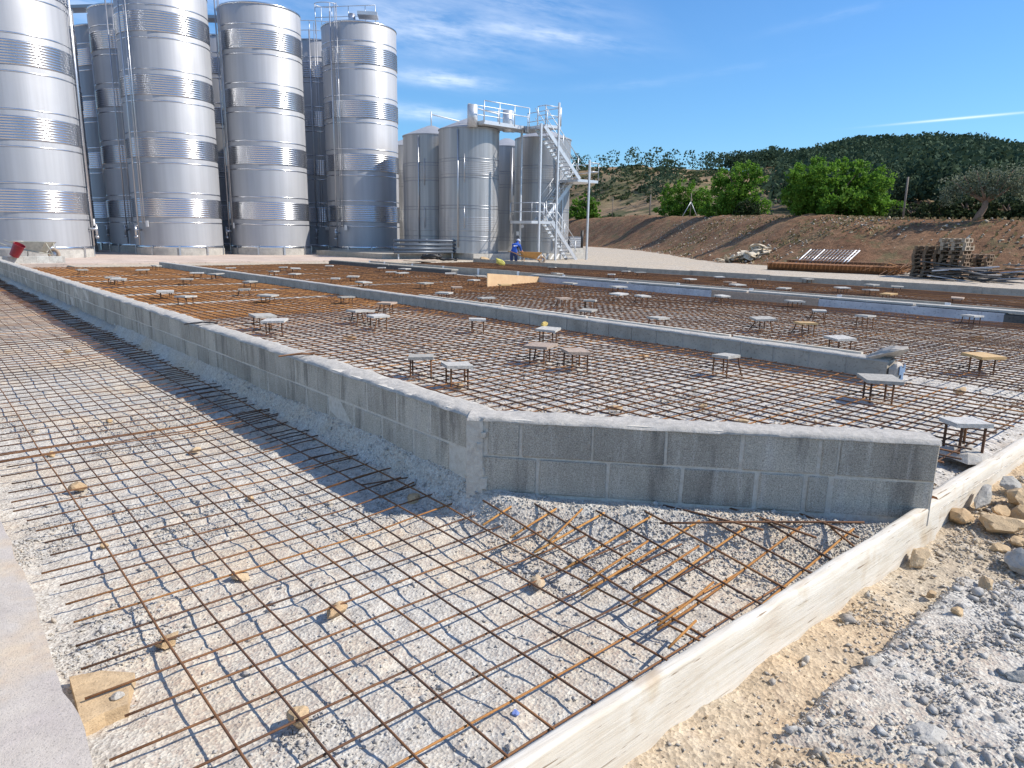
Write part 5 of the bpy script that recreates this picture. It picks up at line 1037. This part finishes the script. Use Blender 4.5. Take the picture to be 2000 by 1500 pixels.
bush_from_px('dark_shrub', 'dark green shrub in front of the middle tree on the bank', 'shrub', 1432, 1488, 383, 1.2, 0.14, 'leaf_dark', 3500, 3)
bush_from_px('broadleaf_tree', 'widest bright green tree with two crowns on the bank', 'tree', 1520, 1732, 284, 1.25, 0.15, 'leaf', 24000, 5)
bush_from_px('leafy_bush', 'round green bush on the bank behind the stair tower', 'bush', 1108, 1176, 372, 1.1, 0.26, 'leaf', 7000, 3)
HG = 'hedge bushes along the bank'
for k, (a, b_, y, lab) in enumerate(((1735, 1815, 392, 'dark hedge bush next to the widest tree'), (1790, 1870, 380, 'pale-topped hedge bush left of the olive tree'), (1850, 1930, 378, 'dark hedge bush right behind the olive trunk'), (1915, 2000, 384, 'dark hedge bush at the right picture edge'), (1985, 2080, 380, 'hedge bush cut by the right picture edge'))):
    bush_from_px('hedge_bush', lab, 'bush', a, b_, y, 1.35, 0.11, 'leaf_hedge', 5200, 3, group=HG)
def olive(label, px, ytop, t, wpx, n, leaf, seed):
    c = bank_at(px, t); D = math.hypot(c.x, c.y); h = at_d(px, ytop, D).z - c.z; w = wpx * D / 1370.0; r = random.Random(seed); lobes = []; tr = []
    right = Vector((c.y, -c.x, 0)).normalized(); s = h
    tr.append(([(-.12 * s, 0, -.1 * s), (-.05 * s, 0, .08 * s), (0.02 * s, 0, .2 * s), (0.03 * s, 0, .33 * s)], [.075 * s, .06 * s, .052 * s, .05 * s]))
    for k in range(7):
        f = (k - 3) / 3.0; e = right * f * w * 0.40 + Vector((0, 0, h * (0.92 - 0.16 * abs(f)) * r.uniform(.9, 1.06))); m = right * f * w * 0.20 + Vector((0, r.uniform(-.1, .1) * s, h * 0.48))
        tr.append(([(0.03 * s, 0, .3 * s), tuple(m), tuple(e)], [.035 * s, .02 * s, .006 * s])); lobes.append((e.x, e.y, e.z - h * 0.10, w * 0.10, h * 0.17)); lobes.append((e.x * .8 + m.x * .4, e.y, e.z - h * 0.30, w * 0.12, h * .13))
    return plant('olive_tree', label, 'tree', c, lobes, leaf, 'leaf_olive', n, tr, 'olive_bark', clump=0.6)
olive('large grey-green olive tree with bare forked trunk at the right of the bank', 1912, 318, 1.02, 122, 4300, 0.085, 3)
olive('small slender olive tree before the widest tree', 1556, 352, 1.02, 50, 1500, 0.08, 5)
# tall dark conifer behind the left-edge tank
p = at_d(152, 470, 66); h = at_d(152, 88, 66).z - 0.4
plant('conifer', 'tall dark conifer glimpsed right of the left-edge tank', 'tree', (p.x, p.y, 0.3), [(0, 0, h * 0.18, 2.0, h * .16), (0, 0, h * .42, 1.8, h * .2), (0, 0, h * .68, 1.4, h * .2), (0, 0, h * .88, .8, h * .12)], 0.3, 'leaf_dark', 6500, [([(0, 0, 0), (0, 0, h * .9)], [.25, .05])])
# fence posts on the bank top
for k, (px, yt, lab) in enumerate(((1195, 384, 'slim fence post right of the stair tower on the bank'), (1268, 380, 'dark thick fence post left of the low tree'), (1346, 378, 'braced pale fence post before the low tree'), (1758, 346, 'tall thin post above the hedge by the widest tree'), (1131, 388, 'fence post in front of the round bush'))):
    c = bank_at(px, 1.0); D = math.hypot(c.x, c.y); h = at_d(px, yt, D).z - c.z; t = thing('fence_post', lab, 'post', c, 0)
    mb = MB(); mb.tube([(0, 0, -.3), (0, 0, h)], 0.05 if k != 1 else 0.09, 7); mb.build('pole', M['post'], t, True)
    if k in (2, 4):
        for sx in (-.9, .75): mb = MB(); mb.tube([(0, 0, h * .65), (sx, -0.2, 0)], 0.035, 6); mb.build('brace', M['galv'], t, True)

# ------------------------------------------------------------------ heaps and stacks on the yard
ZY = 0.36
c = at(1478, 514, ZY); D = math.hypot(c.x, c.y); hp = thing('rubble_heap', 'heap of flat tan building stones at the foot of the bank', 'rubble heap', c, 0)
SLABS = []
for k in range(6): 
    me = rock_mesh(900 + k, (rng.uniform(.45, .75), rng.uniform(.3, .45), rng.uniform(.10, .18)), 12); me.materials.append(M['rubble']); SLABS.append(me)
for k in range(95):
    a = rng.uniform(0, 6.28); r = abs(rng.gauss(0, 0.75)); x, y = r * math.cos(a) * 1.6, r * math.sin(a) * 0.9
    o = link('flat_stone', rng.choice(SLABS), None, hp, (x, y, max(0.04, 0.95 * math.exp(-(r / 0.95) ** 2) * rng.uniform(0.45, 1.0)))); o.rotation_euler = (rng.gauss(0, .35), rng.gauss(0, .35), rng.uniform(0, 3.1)); q = rng.uniform(0.7, 1.1); o.scale = (q, q, q)
# leaning fence panels of thin galvanised wire
for k, (x0, x1, lab) in enumerate(((1545, 1640, 'left galvanised mesh panel leaning on the bank'), (1600, 1692, 'right galvanised mesh panel leaning on the bank'))):
    a = at(x0, 522, ZY); b_ = at(x1, 526, ZY); t = thing('mesh_panel', lab, 'mesh panel', a, math.atan2(b_.y - a.y, b_.x - a.x), 'mesh panels leaning on the bank'); L = (b_ - a).length; ln = 1.55; dz = 0.85; dy = 1.5; sl = 0.3
    for i in range(15):
        x = L * i / 14; mb = MB(); mb.tube([(x, 0, 0.0), (x + sl, dy, dz)], 0.036 if i in (0, 4, 13, 14) else 0.016, 5); mb.build('wire', M['galv'] if i in (0, 4, 13, 14) else M['seam'], t, True)
    for i in range(9): f = i / 8; mb = MB(); mb.tube([(sl * f, dy * f, dz * f), (L + sl * f, dy * f, dz * f)], 0.014, 5); mb.build('wire', M['seam'], t, True)
# stack of spare mats
for k, (x0, y0, x1, y1, lay, lab) in enumerate(((1497, 527, 1748, 538, 7, 'long flat stack of orange rusted mats along the yard'), (1535, 521, 1770, 531, 8, 'second darker stack of rusted mats behind the first'))):
    a = at(x0, y0, ZY); b_ = at(x1, y1, ZY); t = thing('mat_stack', lab, 'rebar stack', a, math.atan2(b_.y - a.y, b_.x - a.x)); L = (b_ - a).length; m = M['rust_mid'] if k == 0 else M['rust']
    for i in range(lay):
        mb = MB(); z = 0.02 + 0.042 * i
        for j in range(9): mb.tube([(0.05 * rng.random(), j * 0.22, z), (L - 0.05 * rng.random(), j * 0.22, z)], 0.014, 4)
        for j in range(int(L / 0.17)): mb.tube([(0.17 * j + .04, -0.03, z + 0.02), (0.17 * j + .04, 1.8, z + 0.02)], 0.014, 4)
        o = mb.build('mat_layer', m, t)
# pallets
def pallet(mat):
    mb = MB()
    for i in range(5): mb.bbox(-0.6, 0.6, -0.4 + i * 0.175, -0.4 + i * 0.175 + 0.10, 0.115, 0.137)
    for y in (-0.4, -0.05, 0.3): mb.bbox(-0.6, 0.6, y, y + 0.10, 0.0, 0.02)
    for x in (-0.6, -0.06, 0.48):
        mb.bbox(x, x + 0.12, -0.4, 0.4, 0.094, 0.113)
        for y in (-0.4, -0.05, 0.3): mb.bbox(x, x + 0.12, y, y + 0.10, 0.022, 0.092)
    me = mb.mesh('pallet'); me.materials.append(M[mat]); return me
PM = [pallet('pallet'), pallet('pallet_pale')]
TOP = ['topmost', 'second from the top', 'third from the top', 'fourth from the top', 'fifth from the top', 'sixth from the top', 'seventh from the top', 'eighth from the top', 'ninth from the top', 'tenth from the top']
for px, py, n, nm, fr in ((1808, 541, 8, 'left pallet stack', 0.15), (1860, 544, 10, 'tallest pallet stack', 0.5), (1906, 541, 6, 'right pallet stack', 0.6)):
    c = at(px, py, ZY); a0 = ROT + 0.12
    for i in range(n):
        o = link('pallet', PM[1] if rng.random() < fr and i > n // 2 else PM[0], None, None, (c.x + rng.uniform(-.05, .05), c.y + rng.uniform(-.05, .05), ZY + 0.02 + i * 0.142), a0 + rng.uniform(-.07, .07)); o['kind'] = 'thing'
        tag(o, 'weathered wooden pallet, %s of the %s' % (TOP[n - 1 - i], nm), 'pallet', 'stacked pallets')
SCR = [('left scrap pile of dark boards before the pallets', 1880, 549), ('right scrap pile of dark boards at the picture edge', 1965, 545)]
for lab, px, py in SCR:
    c = at(px, py, ZY); t = thing('scrap_pile', lab, 'scrap pile', c, ROT + 1.57)
    for i in range(22):
        L = rng.uniform(1.0, 2.2); mb = MB(); mb.box((0, 0, 0), (L, rng.uniform(.08, .2), .03)); o = mb.build('scrap_board', rng.choice((M['black'], M['concrete_dark'], M['concrete_dark'], M['pallet'], M['concrete_white'])), t); o.location = (rng.uniform(-1, 1), rng.gauss(0, .35), 0.04 + rng.random() ** 2 * .5); o.rotation_euler = (rng.gauss(0, .15), rng.gauss(0, .12), rng.gauss(0, .35))
c = at(1775, 538, ZY); t = thing('rebar_tangle', 'tangle of loose rusty bars between the mat stacks and pallets', 'rebar tangle', c, 0)
for i in range(34):
    mb = MB(); a = rng.gauss(0.3, .35); L = rng.uniform(.5, 1.3); z = rng.random() * .35; q = Vector((rng.gauss(0, .5), rng.gauss(0, .4), z)); mb.tube([q - Vector((math.cos(a), math.sin(a), .1)) * L * .5, q + Vector((0, 0, .12)), q + Vector((math.cos(a), math.sin(a), .2)) * L * .5], .014, 4); mb.build('bar', M['rust_orange'] if i % 3 == 0 else M['rust'], t)

# ------------------------------------------------------------------ wheelbarrows, bucket, small things by the tanks
def barrow(label, p, rz, tray, scale=1.0):
    t = thing('wheelbarrow', label, 'wheelbarrow', p, rz); t.scale = (scale,) * 3
    mb = MB(); lo = [(-.32, -.2, .30), (.30, -.18, .26), (.30, .18, .26), (-.32, .2, .30)]; hi = [(-.48, -.33, .58), (.56, -.31, .56), (.56, .31, .56), (-.48, .33, .58)]; li = [(x * .94, y * .92, z - .0) for x, y, z in hi]; bi = [(x * .95, y * .95, z + .02) for x, y, z in lo]
    mb.add(lo + hi + li + bi, [(3, 2, 1, 0)] + [(i, (i + 1) % 4, 4 + (i + 1) % 4, 4 + i) for i in range(4)] + [(4 + i, 4 + (i + 1) % 4, 8 + (i + 1) % 4, 8 + i) for i in range(4)] + [(8 + i, 8 + (i + 1) % 4, 12 + (i + 1) % 4, 12 + i) for i in range(4)] + [(12, 13, 14, 15)]); mb.build('tray', M[tray], t)
    w = MB(); w.lathe([(.10, -.04), (.17, -.045), (.19, 0), (.17, .045), (.10, .04), (.10, -.04)], 20); o = w.build('wheel', M['rubber'], t, True); o.rotation_euler = (math.pi / 2, 0, 0); o.location = (.62, 0, .19)
    h = MB(); h.lathe([(.001, -.03), (.10, -.03), (.10, .03), (.001, .03)], 14); h.build('hub', M['galv'], o, True)
    for s in (-1, 1):
        mb = MB(); mb.tube([(.62, s * .07, .19), (.25, s * .18, .24), (-.35, s * .24, .34), (-1.05, s * .30, .60)], .018, 6); mb.build('handle', M[tray], t, True)
        mb = MB(); mb.tube([(-.30, s * .23, .33), (-.36, s * .25, 0)], .016, 6); mb.build('leg', M[tray], t, True); mb = MB(); mb.tube([(.62, s * .07, .19), (.52, s * .2, .54)], .014, 6); mb.build('stay', M[tray], t, True)
    return t
p = at(40, 497, 0.66); barrow('dusty pale wheelbarrow behind the short block stub at far left', (p.x - 0.1, p.y + 0.9, 0.42), 0.05, 'barrow_dusty', 1.25)
p = at(52, 500, 0.66); t = thing('bucket', 'tipped dark red bucket on the end of the long block wall', 'bucket', (p.x, p.y - 0.5, 0.66), 0)
mb = MB(); mb.lathe([(.001, 0), (.15, 0), (.19, .46), (.18, .46), (.14, .02), (.001, .02)], 20); o = mb.build('pail', M['red'], t, angle=35); o.rotation_euler = (0, math.radians(32), 0); o.location = (-.1, 0, 0.02)
mb = MB(); mb.tube([(.19 * math.cos(a), .19 * math.sin(a), .42 - .10 * math.sin(a * .5)) for a in np.linspace(0, 3.14, 12)], .006, 5); h_ = mb.build('bail', M['galv'], t, True); h_.rotation_euler = o.rotation_euler; h_.location = o.location
bx_, by_ = polar(saz(1020, 1050), 35.2); barrow('orange-brown wheelbarrow pushed by the worker', (bx_, by_, 0.30), 0.2, 'barrow_orange', 1.0)
p = at(977, 516, 0.40); t = link('yellow_bag', rock_mesh(81, (.42, .34, .34), 14), M['yellow'], None, (p.x, p.y, 0.50)); t['kind'] = 'thing'; tag(t, 'crumpled yellow plastic bag left of the worker', 'bag')
p = at(868, 509, ZPAD); t = thing('hose_coil', 'black coiled hoses lying on the pad before the plinth', 'hose', (p.x, p.y, ZPAD), 0.2)
for i in range(5): mb = MB(); q = (rng.uniform(-.7, .7), rng.uniform(-.2, .2)); mb.tube([(q[0] + (.42 + rng.uniform(-.1, .1)) * math.cos(a), q[1] + .3 * math.sin(a), .06 + .05 * i + .03 * math.sin(3 * a)) for a in np.linspace(0, 6.0, 20)], .045, 6); mb.build('hose', M['black'], t, True)
p = at(945, 508, ZPAD); o = link('stone', rock_mesh(83, (.55, .3, .2)), M['tan_rock'], None, (p.x, p.y, ZPAD + .06)); o['kind'] = 'thing'; tag(o, 'single tan stone on the pad before the front tank plinth', 'stone')

# ------------------------------------------------------------------ worker bending over the barrow
def skin_body(name, joints, edges, mat, parent, sub=2):
    me = bpy.data.meshes.new(name); me.from_pydata([j[:3] for j in joints], edges, []); o = bpy.data.objects.new(name, me); COL.objects.link(o)
    m = o.modifiers.new('skin', 'SKIN'); m.use_smooth_shade = True; sub_ = o.modifiers.new('sub', 'SUBSURF'); sub_.levels = sub_.render_levels = sub
    for v, j in zip(me.skin_vertices[0].data, joints): v.radius = (j[3], j[4] if len(j) > 4 else j[3])
    me.skin_vertices[0].data[0].use_root = True
    dg = bpy.context.evaluated_depsgraph_get(); me2 = bpy.data.meshes.new_from_object(o.evaluated_get(dg)); COL.objects.unlink(o); bpy.data.objects.remove(o)
    me2.name = name; me2.materials.clear()
    return me2
px_, py_ = polar(saz(995, 1012), 35.0); wk_ = thing('person', 'person in a blue work shirt and navy trousers bending over a wheelbarrow, pale cap', 'person', (px_, py_, 0.06), 0.0)
# local: x right (towards the barrow), y away from the camera, z up
J = [(0, 0, .78, .145, .12), (.03, .05, .92, .15, .12), (.09, .16, 1.06, .17, .12), (.13, .24, 1.15, .17, .11), (.16, .30, 1.20, .065), (.19, .36, 1.25, .09, .10), (.205, .395, 1.30, .085, .095), (.21, .41, 1.335, .06),
     (-.04, .24, 1.15, .075), (.02, .33, .90, .055), (.16, .50, .78, .042), (.21, .55, .75, .038),
     (.29, .20, 1.12, .075), (.36, .30, .88, .055), (.46, .46, .78, .042), (.50, .52, .76, .038),
     (-.10, .0, .70, .105), (-.10, .06, .42, .078), (-.11, -.02, .10, .055), (-.11, .0, .05, .05), (-.11, .16, .03, .04),
     (.11, .0, .70, .105), (.12, .08, .42, .078), (.12, -.0, .10, .055), (.12, .02, .05, .05), (.12, .18, .03, .04)]
Ed = [(0, 1), (1, 2), (2, 3), (3, 4), (4, 5), (5, 6), (6, 7), (3, 8), (8, 9), (9, 10), (10, 11), (3, 12), (12, 13), (13, 14), (14, 15), (0, 16), (16, 17), (17, 18), (18, 19), (19, 20), (0, 21), (21, 22), (22, 23), (23, 24), (24, 25)]
me = skin_body('body', J, Ed, None, None)
for m_ in ('shirt', 'trouser', 'skin', 'black'): me.materials.append(M[m_])
for pl in me.polygons:
    c = pl.center; arm = (c.z < 0.99 and c.y > 0.28 and c.z > 0.6)
    if c.y > 0.325 and c.z > 1.18: i_ = 2
    elif arm: i_ = 2 if c.z < 0.93 else 0
    elif c.z > 0.80: i_ = 0
    elif c.z < 0.09: i_ = 3
    else: i_ = 1
    pl.material_index = i_
link('body', me, None, wk_)
mb = MB(); mb.lathe([(.115, 0), (.115, .05), (.10, .09), (.06, .125), (.001, .135)], 16); o = mb.build('cap', M['cap'], wk_, True); o.location = (.205, .40, 1.30); o.rotation_euler = (-.5, .2, 0)
mb = MB(); mb.bbox(-.07, .07, .05, .20, -.012, .004); b2 = mb.build('peak', M['cap'], o)
for hx, hy, hz_ in ((.21, .56, .75), (.50, .53, .76)):
    pm = MB(); pm.box((0, 0, 0), (.075, .09, .035)); hnd = pm.build('hand', M['skin'], wk_); hnd.location = (hx, hy + .03, hz_)
    for f in range(4): fm_ = MB(); fm_.tube([(-.03 + .02 * f, .04, 0), (-.03 + .02 * f, .085 - .006 * abs(f - 1), -.008), (-.03 + .02 * f, .08, -.04)], .009, 6); fm_.build('finger', M['skin'], hnd, True)
    fm_ = MB(); fm_.tube([(-.035, -.01, 0), (-.06, .03, -.01), (-.05, .06, -.03)], .010, 6); fm_.build('thumb', M['skin'], hnd, True)
mb = MB(); mb.box((.09, .045, 1.09), (.19, .02, .05), 0.0, 0.0, rng, Matrix.Rotation(-0.6, 3, 'X')); mb.build('back_print', M['white'], wk_)
